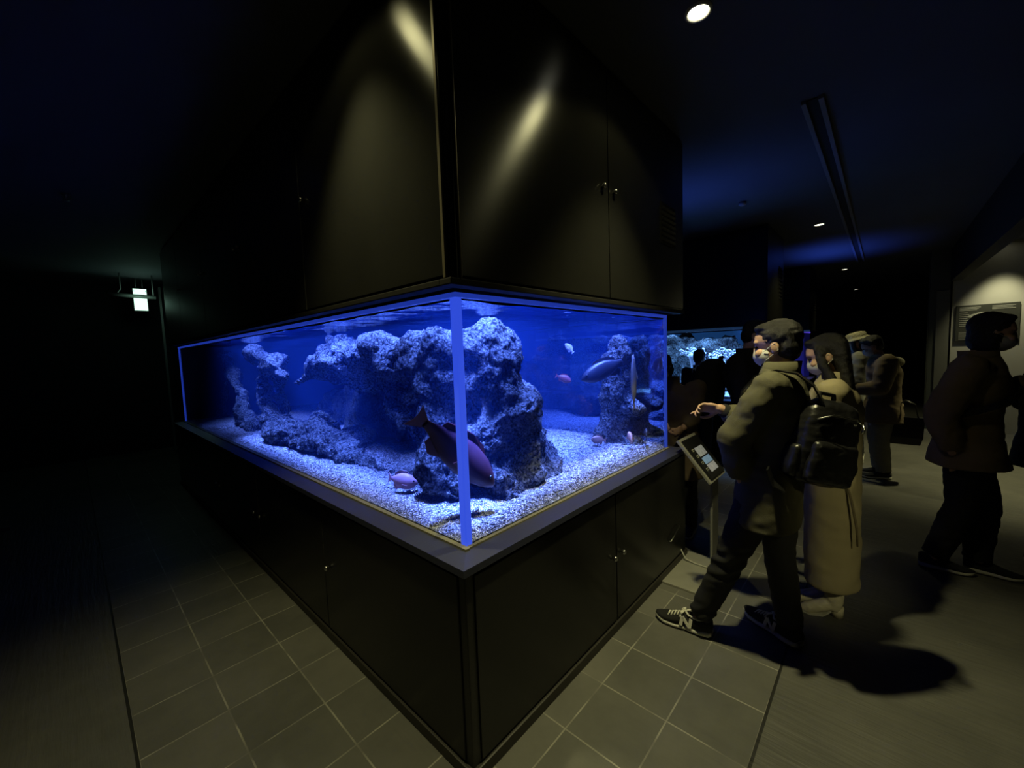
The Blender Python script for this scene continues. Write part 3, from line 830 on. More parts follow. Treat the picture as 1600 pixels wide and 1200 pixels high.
dup_tree(d2, (8.9, 0, 0), 'tiny round downlight farthest down the corridor')
dup_tree(d2, (3.38, -1.985, 0), 'round downlight above the lit wall with the information board')
t = thing('ceiling_fixture', 'small unlit white ceiling spot near the second hood cabinet', 'ceiling light', (3.83, -.055, CZ))
q = bmesh.new(); tube(q, [(3.83, -.055, 3.034), (3.83, -.055, 3.01), (3.83, -.055, 3.0)], [.035, .035, .02], 20); obj('housing', q, mat('dull_white_plastic', (.3, .3, .3), rough=.5), t, True)
t = thing('sprinkler_head', 'small metal sprinkler head on the dark ceiling at upper left', 'sprinkler', (-.88, 3.9, CZ))
q = bmesh.new(); tube(q, [(-.88, 3.9, 3.034), (-.88, 3.9, 3.02), (-.88, 3.9, 3.0), (-.88, 3.9, 2.985), (-.88, 3.9, 2.983)], [.03, .012, .01, .008, .022], 14); obj('body', q, STEEL, t, True)
strip = thing('ceiling_vent', 'long narrow slotted strip running along the corridor ceiling', 'ceiling strip', (5.5, -.81, CZ))
STRIPM = mat('grey_strip_metal', (.16, .16, .18), rough=.5)
obj('rail', box(2.15, 9.0, -.782, -.755, 3.012, 3.036, .003), STRIPM, strip)
obj('rail', box(2.15, 9.0, -.868, -.841, 3.012, 3.036, .003), STRIPM, strip)
obj('slot', box(2.16, 8.99, -.841, -.782, 3.028, 3.036), BLACKCLOTH, strip)

# ------------------------------------------------------------------ exit sign end of the left corridor
t = thing('exit_sign', 'glowing green and white emergency exit sign at the end of the left corridor', 'sign', (-.08, 8.0, 2.5))
obj('housing', box(-.175, .012, 8.0, 8.06, 2.495, 2.875, .006), DARKPLASTIC, t)
obj('panel', box(-.165, .002, 7.992, 8.0, 2.51, 2.865, .002), EXITGLOW, t)
q = bmesh.new()
bx(q, -.15, -.012, 7.988, 7.992, 2.745, 2.752)
bx(q, -.162, -.150, 7.988, 7.992, 2.82, 2.835); bx(q, -.012, -.001, 7.988, 7.992, 2.82, 2.835)
obj('pictogram', q, EXITGREEN, t)
q = bmesh.new(); tube(q, [(-.12, 8.03, 2.87), (-.12, 8.03, 3.035)], .008, 8); tube(q, [(-.04, 8.03, 2.87), (-.04, 8.03, 3.035)], .008, 8)
obj('hanger', q, GREYMETAL, t, True)
t = thing('pipe_rail', 'grey horizontal pipe crossing in front of the green exit sign', 'pipe', (-.1, 7.6, 2.72))
q = bmesh.new(); tube(q, [(-.48, 7.6, 2.70), (.07, 7.6, 2.685)], .03, 12); obj('rail', q, GREYMETAL, t, True)
q = bmesh.new(); tube(q, [(-.40, 7.6, 2.7), (-.34, 7.6, 2.79), (-.34, 7.6, 3.035)], .009, 8); obj('bracket', q, GREYMETAL, t, True)
q = bmesh.new(); tube(q, [(.04, 7.6, 2.69), (.04, 7.6, 3.035)], .009, 8); obj('bracket', q, GREYMETAL, t, True)
struct('trim_3', box(.17, .20, 8.1, 8.16, 0, 2.93), GREYMETAL)
struct('baseboard_left', box(-4.1, -1.5, 5.2, 5.26, 0, .04, .005), mat('grey_skirting', (.15, .15, .13), rough=.5))

# ------------------------------------------------------------------ information board on the lit wall
t = thing('information_board', 'dark information board with a pale fish picture on the lit plaster wall', 'board', (9.03, -2.37, 1.6))
obj('panel', box(9.015, 9.04, -2.71, -2.03, 1.50, 2.085, .006), BOARD, t)
q = bmesh.new()
def bline(y0, y1, z, h=.012): bx(q, 9.011, 9.0155, y0, y1, z - h / 2, z + h / 2)
for k in range(3): bline(-2.07, -2.30 + .02 * k, 2.045 - .022 * k)
for k in range(3): bline(-2.42, -2.66 + .03 * (k % 2), 2.045 - .022 * k, .01)
for k in range(8): bline(-2.07, -2.16 - .02 * (k % 3), 1.96 - .03 * k, .011)
for k in range(6): bline(-2.07, -2.30, 1.64 - .022 * k, .008)
obj('lettering', q, BOARDTEXT, t)
q = bmesh.new()
pts = [(-2.14, 1.89), (-2.2, 1.93), (-2.3, 1.965), (-2.42, 1.955), (-2.5, 1.90), (-2.55, 1.84), (-2.5, 1.85), (-2.42, 1.89), (-2.32, 1.89), (-2.22, 1.875)]
a = [q.verts.new((9.0115, y, z)) for y, z in pts]; q.faces.new(a)
obj('fish_picture', q, BOARDTEXT, t)
t = thing('information_screen_stand', 'slanted picture label stand on a steel foot beside the end of the big aquarium', 'stand', (1.95, -.25, 0))
obj('base_plate', box(1.60, 2.12, -.345, -.10, 0, .014, .003), PLATE, t)
obj('post', box(1.93, 2.06, -.325, -.308, .014, .665, .003), GREYMETAL, t)
# slanted panel: high edge near the cabinet, low edge towards the visitors
pa, pbv = Vector((0, -.115, .925)), Vector((0, -.335, .655))
sl = (pbv - pa); ln_ = sl.length; sd = sl.normalized(); nn = Vector((0, -sd.z, sd.y)); nn = nn if nn.z > 0 else -nn
MP = Matrix(((1, 0, 0, 1.86), (0, sd.y, nn.y, pa.y), (0, sd.z, nn.z, pa.z), (0, 0, 0, 1)))
obj('panel', box(0, .33, 0, ln_, -.016, .004, .004, MP), PLATE, t)
obj('screen_frame', box(.02, .31, .02, ln_ - .02, .004, .016, .003, MP), DARKPLASTIC, t)
sc_ = obj('screen', box(.035, .295, .035, ln_ - .035, .016, .0175, 0, MP), DARKPLASTIC, t)
for k, (u0, u1, tone) in enumerate([(.10, .17, (.30, .31, .30)), (.18, .23, (.20, .32, .48)), (.235, .29, (.34, .34, .34))]):
    obj('picture', box(.10, .25, u0, u1, .0175, .0185, 0, MP), mat('lit_picture', tone, rough=.3, emit=tone, emit_s=.35, var=.7, vscale=40), sc_)
q = bmesh.new()
for k in range(4): bx(q, .05, .09, .10 + .05 * k, .106 + .05 * k, .0175, .0183, 0, MP); bx(q, .05, .08, .112 + .05 * k, .117 + .05 * k, .0175, .0183, 0, MP)
obj('caption', q, BOARDTEXT, sc_)
q = bmesh.new()
tube(q, [(1.98, -.086, .09), (1.96, -.13, .03), (1.95, -.2, .02), (1.945, -.30, .02)], .005, 8)
obj('cable', q, CABLE, t, True)

# ------------------------------------------------------------------ people
def head_frame(center, face, tilt=0.0, roll=0.0):
    f = Vector(face); f.z = 0; f.normalize()
    f = (f * math.cos(tilt) - Vector((0, 0, 1)) * math.sin(tilt)).normalized()   # tilt > 0 looks down
    s = Vector((0, 0, 1)).cross(f).normalized()
    u = f.cross(s).normalized()
    return Matrix(((f.x, s.x, u.x, center[0]), (f.y, s.y, u.y, center[1]), (f.z, s.z, u.z, center[2]), (0, 0, 0, 1)))

def put(bm, b2, M):
    merge(bm, b2, M)

def ell(c, r, M, bm, sub=3):
    b2 = bmesh.new(); blob(b2, c, r, None, sub); merge(bm, b2, M)

def head_geo(bm, M, s=1.0):
    S = M @ Matrix.Scale(s, 4)
    ell((-.008, 0, .035), (.098, .077, .085), S, bm)
    ell((.02, 0, -.035), (.070, .062, .075), S, bm)
    ell((.048, 0, -.082), (.03, .032, .026), S, bm, 2)       # chin
    ell((.072, 0, .028), (.022, .055, .018), S, bm, 2)       # brow
    for sg in (1, -1):
        ell((-.01, sg * .077, -.01), (.02, .010, .034), S, bm, 2)   # ears
        ell((.058, sg * .04, -.03), (.03, .024, .026), S, bm, 2)    # cheeks
    b2 = bmesh.new(); tube(b2, [(.083, 0, .018), (.091, 0, -.004), (.094, 0, -.022), (.084, 0, -.032)], [.008, .008, .010, .009], 10); merge(bm, b2, S)
    ell((.083, 0, -.055), (.012, .024, .006), S, bm, 2); ell((.082, 0, -.066), (.012, .021, .007), S, bm, 2)

def hand_geo(bm, wrist, d, pn, s=1.0, curl=0.5, thumb_side=1):
    """palm, four fingers of unequal length with two bends, thumb from the side of the palm. d: pointing way, pn: palm normal"""
    d = Vector(d).normalized(); pn = Vector(pn); pn = (pn - d * pn.dot(d)).normalized(); sd = d.cross(pn).normalized() * thumb_side
    w0 = Vector(wrist)
    R = Matrix(((d.x, sd.x, pn.x, w0.x), (d.y, sd.y, pn.y, w0.y), (d.z, sd.z, pn.z, w0.z), (0, 0, 0, 1)))
    ell((.045 * s, 0, 0), (.052 * s, .042 * s, .017 * s), R, bm, 3)
    ell((.075 * s, 0, 0), (.025 * s, .043 * s, .014 * s), R, bm, 3)
    for fi, (off, ln_, r) in enumerate([(.032, .078, .0088), (.0108, .086, .009), (-.0108, .08, .0088), (-.031, .064, .0078)]):
        cu = curl[fi] if isinstance(curl, (list, tuple)) else curl
        p = Vector((.085 * s, off * s, 0)); a = cu * .55
        pts = [p - Vector((.02 * s, 0, 0)), p]; rr = [r * s, r * s]
        for k, fr in enumerate((.45, .32, .23)):
            p = p + Vector((math.cos(a), off * .25, math.sin(a))) * ln_ * fr * s
            pts.append(p.copy()); rr.append(r * s * (.93, .86, .74)[k]); a += cu * .8
        b2 = bmesh.new(); limb(b2, pts, rr, 10); merge(bm, b2, R)
    p0 = Vector((.02 * s, .03 * s, .004 * s)); p1 = Vector((.05 * s, .056 * s, .016 * s)); p2 = Vector((.078 * s, .058 * s, .03 * s)); p3 = Vector((.098 * s, .05 * s, .036 * s))
    b2 = bmesh.new(); limb(b2, [p0, p1, p2, p3], [.014 * s, .0115 * s, .010 * s, .008 * s], 10); merge(bm, b2, R)

def ring(c, rs, rf, f, n=28, pw=2.3):
    """superellipse ring: rs to the side, rf front-back"""
    f = Vector(f); f.z = 0; f.normalize(); s = Vector((-f.y, f.x, 0))
    c = Vector(c); out = []
    for k in range(n):
        a = 2 * PI * k / n; ca, sa = math.cos(a), math.sin(a)
        out.append(c + s * rs * math.copysign(abs(ca) ** (2 / pw), ca) + f * rf * math.copysign(abs(sa) ** (2 / pw), sa))
    return out

def sleeve(bm, pts, radii):
    tube(bm, [pts[0], pts[1]], radii[:2], 16)
    for p, q, r, s in zip(pts[1:-1], pts[2:], radii[1:-1], radii[2:]):
        tube(bm, [p, q], [r, s], 16)
    for p, r in zip(pts[:-1], radii[:-1]):
        blob(bm, p, r, None, 2)

def shoe(parent, heel, toe, name, upper_m, sole_m, ln=None, h=0.10, z0=0.0, toe_up=0.0):
    """sole and rounded upper along heel->toe"""
    heel, toe = Vector(heel), Vector(toe)
    f = toe - heel; ln = ln or f.length; f.normalize(); s = Vector((0, 0, 1)).cross(f).normalized(); u = f.cross(s)
    Mx = Matrix(((f.x, s.x, u.x, heel.x), (f.y, s.y, u.y, heel.y), (f.z, s.z, u.z, heel.z + z0), (0, 0, 0, 1)))
    outline = [(0, .55), (.05, .85), (.2, .95), (.45, .82), (.65, 1.0), (.82, .95), (.93, .68), (1.0, .28)]
    hw = ln * .165
    def section(t, w, zb, zt, top=.75, n=18):
        return [Vector((t * ln, math.copysign(abs(math.cos(a)) ** .7, math.cos(a)) * hw * w * (1 if math.sin(a) < 0 else top + (1 - top) * (1 - math.sin(a))), zb + (zt - zb) * (0.5 + 0.5 * math.copysign(abs(math.sin(a)) ** .8, math.sin(a))))) for a in [2 * PI * k / n for k in range(n)]]
    tops = {0: .88, .05: .98, .2: 1.0, .45: .86, .65: .62, .82: .5, .93: .44, 1.0: .34}
    rock = lambda t: 0.012 * max(0, (t - .75) / .25) ** 2 + 0.004 * max(0, (.1 - t) / .1)
    q = bmesh.new()
    loft(q, [section(t, w * .97, .018 + rock(t), max(.03 + rock(t), tops[t] * h), .55) for t, w in outline]); q.transform(Mx)
    so = obj(name, q, upper_m, parent, True)
    q = bmesh.new()
    loft(q, [section(t, w * 1.06, rock(t) + .0, .028 + rock(t) + (.008 if t < .25 else 0), 1.0) for t, w in outline]); q.transform(Mx)
    obj('sole', q, sole_m, so, True)
    return so, Mx, ln, hw

def person(label, pos, heading, H=1.70, ov=None, voxel=.009, skin=SKIN, hair='short', mask=None, tilt=0.1, face=None, wear=None, shoes=(SHOEBLACK, SOLE), group=None, sex='m', curl=.5, hands=(('L',), ('R',)), hat=None, palm=None):
    """a figure whose joints stand in world space. local axes: f forward, l left, u up"""
    k = H / 1.72
    f = Vector((math.cos(heading), math.sin(heading), 0)); l = Vector((-f.y, f.x, 0)); u = Vector((0, 0, 1)); p0 = Vector(pos)
    P = lambda a, b_, c: p0 + f * a * k + l * b_ * k + u * c * k
    J = dict(pelvis=P(0, 0, .93), waist=P(-.01, 0, 1.08), chest=P(0, 0, 1.28), neck=P(0, 0, 1.46), head=P(.03, 0, 1.60),
             shL=P(0, .18, 1.40), elL=P(-.03, .23, 1.12), wrL=P(.05, .22, .88), hdL=(.15, 0, -1),
             shR=P(0, -.18, 1.40), elR=P(-.03, -.23, 1.12), wrR=P(.05, -.22, .88), hdR=(.15, 0, -1),
             hipL=P(0, .095, .88), knL=P(.03, .10, .48), anL=P(-.01, .10, .09), hipR=P(0, -.095, .88), knR=P(.03, -.10, .48), anR=P(-.01, -.10, .09),
             toeL=P(.2, .12, 0), heelL=P(-.08, .10, 0), toeR=P(.2, -.12, 0), heelR=P(-.08, -.10, 0))
    if ov:
        for a, v in ov.items(): J[a] = Vector(v)
    for a in list(J): J[a] = Vector(J[a])
    fc = Vector(face) if face else f
    HM = head_frame(J['head'], fc, tilt)
    # ---- body
    b = bmesh.new()
    tors = J['chest'] - J['pelvis']
    loft(b, [ring(J['pelvis'] - u * .10 * k, .11 * k, .08 * k, f), ring(J['pelvis'], .155 * k, .11 * k, f), ring(J['waist'], .13 * k, .095 * k, f), ring(J['chest'], .155 * k, .115 * k, f), ring(J['chest'].lerp(J['neck'], .55), .14 * k, .09 * k, f), ring(J['neck'], .06 * k, .055 * k, f)])
    nb = J['neck'] - u * .04 * k
    limb(b, [nb, HM @ Vector((-.025, 0, -.05))], [.058 * k, .052 * k])
    for s_ in 'LR':
        limb(b, [J['chest'].lerp(J['sh' + s_], .6), J['sh' + s_], J['el' + s_], J['wr' + s_]], [.07 * k, .054 * k, .040 * k, .027 * k])
        limb(b, [J['hip' + s_], J['kn' + s_], J['an' + s_]], [.082 * k, .055 * k, .037 * k])
        hd = J['hd' + s_]
        pn = Vector(palm[s_]) if palm and s_ in palm else (-l if s_ == 'L' else l) * 1.0
        hand_geo(b, J['wr' + s_], hd, pn, .98 * k, curl if not isinstance(curl, dict) else curl.get(s_, .5), 1 if s_ == 'L' else -1)
        toe, heel = J['toe' + s_], J['heel' + s_]
        d = toe - heel
        tube(b, [heel + d * .14 + u * .05, heel + d * .45 + u * .042, heel + d * .8 + u * .032], [.026, .026, .012], 12)
        limb(b, [J['an' + s_], heel + d * .28 + u * .06], [.035 * k, .033 * k])
    head_geo(b, HM, k)
    body = fused('person', b, voxel, skin, None, 3)
    tag(body, label, 'person', group)
    HS = HM @ Matrix.Scale(k, 4)
    for sg in (1, -1):
        e = bmesh.new(); ell((.080, sg * .031, .004), (.009, .014, .007), HS, e, 2); obj('eye', e, EYE, body, True)
    # ---- hair
    b = bmesh.new()
    ell((-.022, 0, .05), (.102, .086, .088), HS, b); ell((-.05, 0, .0), (.066, .078, .085), HS, b)
    ell((.038, 0, .097), (.05, .066, .026), HS, b, 2)
    if hair == 'long':
        back = HM @ Vector((-.085 * k, 0, .0)); fl = Vector((fc.x, fc.y, 0)).normalized(); ll = Vector((-fl.y, fl.x, 0))
        rs = []
        for dz, dx, ws, wf in [(.07, .035, .08, .055), (.0, .02, .088, .055), (-.10, .0, .092, .045), (-.22, -.025, .095, .034), (-.34, -.045, .085, .026), (-.44, -.05, .05, .015)]:
            rs.append(ring(back + u * dz * k + fl * dx * k, ws * k, wf * k, fl, 24))
        loft(b, rs)
        for sg in (1, -1):
            limb(b, [HS @ Vector((.03, sg * .078, .05)), HS @ Vector((.028, sg * .088, -.05)), HS @ Vector((.0, sg * .095, -.16))], [.022 * k, .026 * k, .022 * k])
    elif hair == 'bob':
        ell((-.03, 0, -.03), (.085, .095, .10), HS, b)
    fused('hair', b, .008, HAIR, body, 2, wrinkle(.004, 40))
    if hat:
        b = bmesh.new()
        HT = HS @ Matrix.Translation((-.01, 0, .055)) @ Matrix.Rotation(.12, 4, 'Y')
        loft(b, [[HT @ Vector((r * math.cos(a) * 1.08, r * math.sin(a), z)) for a in [2 * PI * i / 32 for i in range(32)]] for r, z in [(.152, -.022), (.15, -.012), (.112, .012), (.106, .05), (.092, .075), (.05, .088), (.01, .09)]])
        fused('hat', b, .007, hat, body, 1, wrinkle(.006, 60))
    if mask:
        b2 = bmesh.new(); bmesh.ops.create_icosphere(b2, subdivisions=4, radius=1)
        for v in b2.verts: v.co = Vector((v.co.x * .074 + .030, v.co.y * .067, v.co.z * .062 - .044))
        bmesh.ops.delete(b2, geom=[v for v in b2.verts if v.co.x < .018], context='VERTS')
        b2.transform(HS)
        mo = obj('face_mask', b2, mask, body, True)
        for sg in (1, -1):
            q = bmesh.new()
            tube(q, [HS @ Vector((.04, sg * .069, -.02)), HS @ Vector((-.012, sg * .085, .014)), HS @ Vector((-.024, sg * .085, -.02)), HS @ Vector((.04, sg * .066, -.07))], .002, 6)
            obj('ear_loop', q, mask, mo)
    # ---- clothes
    wear = wear or {}
    if 'trousers' in wear:
        m_, fat = wear['trousers'][:2]
        b = bmesh.new()
        loft(b, [ring(J['pelvis'] - u * .12 * k, .13 * k, .10 * k, f), ring(J['pelvis'], .172 * k, .128 * k, f), ring(J['pelvis'] + u * .1 * k, .152 * k, .115 * k, f)])
        for s_ in 'LR':
            an = J['an' + s_] + (J['kn' + s_] - J['an' + s_]).normalized() * .0
            pts = [J['hip' + s_], J['hip' + s_].lerp(J['kn' + s_], .5), J['kn' + s_], J['kn' + s_].lerp(an, .5), an]
            rd = [.098 * k + fat * .4, .088 * k + fat * .7, .067 * k + fat, .062 * k + fat, .054 * k + fat]
            sleeve(b, pts, rd)
        fused('trousers', b, .009, m_, body, 3, wear['trousers'][2] if len(wear['trousers']) > 2 else wrinkle(.006, 12))
    if 'skirt' in wear:
        m_, rs_ = wear['skirt']
        b = bmesh.new(); loft(b, [ring(Vector(c), a, d, f, 32) for c, a, d in rs_]); fused('skirt', b, .01, m_, body, 2, wrinkle(.008, 7))
    if 'jacket' in wear:
        jw = wear['jacket']; m_ = jw['mat']; fat = jw.get('fat', .02); hem = jw.get('hem', .74) * k
        b = bmesh.new()
        pc = J['pelvis']
        hemc = Vector(jw['hemc']) if 'hemc' in jw else Vector((pc.x, pc.y, p0.z + hem))
        fl_ = jw.get('flare', .03)
        rr = [ring(hemc, .175 * k + fat + fl_, .13 * k + fat + fl_, f), ring(hemc.lerp(pc, .5), .172 * k + fat + fl_ * .6, .128 * k + fat + fl_ * .6, f), ring(pc + u * .02, .165 * k + fat, .125 * k + fat, f), ring(J['waist'], .145 * k + fat, .112 * k + fat, f),
              ring(J['chest'], .168 * k + fat, .128 * k + fat, f), ring(J['chest'].lerp(J['neck'], .45), .165 * k + fat, .11 * k + fat, f), ring(J['neck'] - u * .025 * k, .085 * k + fat, .075 * k + fat, f), ring(J['neck'] + u * .02 * k, .066 * k + fat * .6, .062 * k + fat * .6, f)]
        if hemc.z > pc.z - .05: rr = rr[:1] + rr[3:]
        loft(b, rr)
        for s_ in 'LR':
            wr = J['wr' + s_]; el = J['el' + s_]; sh = J['sh' + s_]
            cut = jw.get('cuff', .0)
            sleeve(b, [J['chest'].lerp(sh, .7), sh, sh.lerp(el, .5), el, el.lerp(wr, .5), wr + (el - wr).normalized() * cut],
                   [.08 * k + fat, .066 * k + fat * .8, .06 * k + fat, .054 * k + fat, .047 * k + fat, .036 * k + fat * .8])
        jk = fused('jacket' if not jw.get('name') else jw['name'], b, jw.get('voxel', .010), m_, body, 3, wrinkle(jw.get('wr', .007), jw.get('ws', 8)))
        cb = bmesh.new()    # collar
        nk = J['neck'] + u * .0
        cr = .078 * k + fat * .6
        loft(cb, [ring(nk - u * .01, cr, cr * .95, f, 28, 2), ring(nk + u * .045 * k - f * .006, cr * .96, cr * .95, f, 28, 2), ring(nk + u * .045 * k - f * .006, cr * .82, cr * .8, f, 28, 2), ring(nk, cr * .82, cr * .8, f, 28, 2)], cap=False)
        obj('collar', cb, jw.get('collar', m_), jk, True)
    if 'hood' in wear:
        b = bmesh.new()
        nk = J['neck']
        limb(b, [nk - f * .10 * k + l * .11 * k - u * .02, nk - f * .16 * k - u * .05, nk - f * .10 * k - l * .11 * k - u * .02], [.04, .055, .04])
        limb(b, [nk - f * .10 * k + l * .11 * k - u * .02, nk + f * .07 * k + l * .07 * k - u * .05], [.04, .03]); limb(b, [nk - f * .10 * k - l * .11 * k - u * .02, nk + f * .07 * k - l * .07 * k - u * .05], [.04, .03])
        fused('hood', b, .009, wear['hood'], body, 3)
    out = []
    if shoes:
        for s_ in 'LR':
            out.append(shoe(body, J['heel' + s_], J['toe' + s_], 'shoe', shoes[0], shoes[1], h=.10 * k))
    return body, J, HM, out, f, l

# ---- man in the olive jacket
def jeanfold(p):
    d = 0.0
    q = Vector((p.x * 12, p.y * 12, p.z * 20))
    d += .005 * noise.noise(q)
    for z0, s_ in ((.45, .10), (.13, .05)):
        w_ = math.exp(-((p.z - z0) / s_) ** 2)
        d += w_ * (.0045 if p.y > -.7 else .0015) * math.sin((p.z + .45 * (p.y + p.x * .4)) * 120 + 4.0 * noise.noise(p * 9))
    return d
man_ov = dict(pelvis=(1.42, -.745, .91), waist=(1.43, -.765, 1.06), chest=(1.435, -.765, 1.25), neck=(1.42, -.785, 1.445), head=(1.42, -.765, 1.565),
              shL=(1.275, -.775, 1.375), elL=(1.235, -.62, 1.10), wrL=(1.30, -.655, .87), hdL=(.3, -.25, -1),
              shR=(1.585, -.74, 1.375), elR=(1.60, -.60, 1.14), wrR=(1.50, -.485, 1.222), hdR=(-.12, .95, .03),
              hipL=(1.335, -.74, .86), knL=(1.29, -.60, .47), anL=(1.268, -.455, .10), hipR=(1.50, -.77, .86), knR=(1.50, -.78, .47), anR=(1.49, -.835, .09),
              toeL=(1.245, -.215, 0), heelL=(1.27, -.515, 0), toeR=(1.615, -.60, 0), heelR=(1.462, -.885, 0))
man, J, HMm, shs, mf, ml = person('man in an olive parka and black jeans stretching one hand forward, seen from the side', (1.42, -.74, 0), 1.62, 1.70, man_ov, voxel=.005, mask=MASKWHITE, tilt=.10, face=(.0, 1, 0),
    wear=dict(trousers=(DENIM, .008, jeanfold), jacket=dict(mat=OLIVE, fat=.022, hemc=(1.40, -.735, .66), flare=.005, cuff=.05, wr=.010, ws=7, voxel=.009)), shoes=None, curl=dict(L=.4, R=[.35, .95, 1.15, 1.25]), palm=dict(R=(-.75, -.1, -.65), L=(1, 0, 0)))
# dark cuff on the stretched arm
q = bmesh.new()
wv = Vector(J['wrR']); ev = Vector(J['elR']); dv = (ev - wv).normalized()
tube(q, [wv + dv * .015, wv + dv * .085], [.038, .045], 16); obj('cuff', q, BLACKCLOTH, man, True)
# jacket details: pocket flaps and yoke band
def jacket_bits():
    q = bmesh.new()
    for z0, y0, y1 in [(1.245, -.69, -.83)]:
        bx(q, 1.262, 1.275, y0, y1, z0, z0 + .014, .003)
    return q
# sneakers
for (heel, toe, side) in (((1.27, -.515, 0), (1.245, -.215, 0), 1), ((1.462, -.885, 0), (1.615, -.60, 0), 1)):
    so, Mx, ln_, hw = shoe(man, heel, toe, 'sneaker', SHOEBLACK, WHITE, h=.105)
    # letter N on the left flank: in shoe space y is left
    for sgn in (1, -1):
        q = bmesh.new()
        def bar(p, r, w_=.0085):
            p, r = Vector(p), Vector(r); d = (r - p).normalized(); n_ = Vector((-d.y, d.x)) * w_
            v = []
            for zz in (0.0, 0.0045):
                v.append([q.verts.new(((a.x), sgn * (hw * (1.0 - .34 * max(0, (a.y - .03) / .06)) * 0.97 + zz - .002), a.y)) for a in (p + n_, r + n_, r - n_, p - n_)])
            q.faces.new(v[1]); q.faces.new(v[0][::-1])
            for i in range(4):
                j = (i + 1) % 4; q.faces.new((v[0][i], v[0][j], v[1][j], v[1][i]))
        x0 = ln_ * .42; s2 = 1 if sgn > 0 else -1
        fx = lambda a: x0 - s2 * a   # seen from its own side the letter reads forward
        bar((fx(-.026), .032), (fx(-.020), .078)); bar((fx(.020), .032), (fx(.026), .078)); bar((fx(-.020), .078), (fx(.020), .032), .007)
        bmesh.ops.recalc_face_normals(q, faces=q.faces)
        q.transform(Mx); obj('letter', q, WHITE, so)
    q = bmesh.new()
    for i in range(5):
        t_ = .50 + .055 * i; zt = .105 * (.80 - 1.05 * (t_ - .5))
        tube(q, [(t_ * ln_, -.024, zt - .010), (t_ * ln_ + .006, 0, zt + .004), (t_ * ln_ + .010, .024, zt - .010)], .0045, 8)
    for sgn in (1, -1):
        tube(q, [(.49 * ln_, 0, .092), (.47 * ln_, sgn * .018, .101), (.50 * ln_, sgn * .032, .090), (.53 * ln_, sgn * .016, .088)], .004, 8)
        tube(q, [(.49 * ln_, 0, .092), (.52 * ln_, sgn * .02, .084), (.54 * ln_, sgn * .036, .068)], .0035, 8)
    q.transform(Mx); obj('laces', q, WHITE, so, True)
    q = bmesh.new()
    pts = [(ln_ * .46, .0, .094), (ln_ * .38, .03, .092), (ln_ * .22, .036, .088), (ln_ * .08, .028, .096), (ln_ * .015, 0, .104), (ln_ * .08, -.028, .096), (ln_ * .22, -.036, .088), (ln_ * .38, -.03, .092), (ln_ * .46, 0, .094)]
    tube(q, pts, .0055, 8); q.transform(Mx); obj('collar', q, WHITE, so, True)

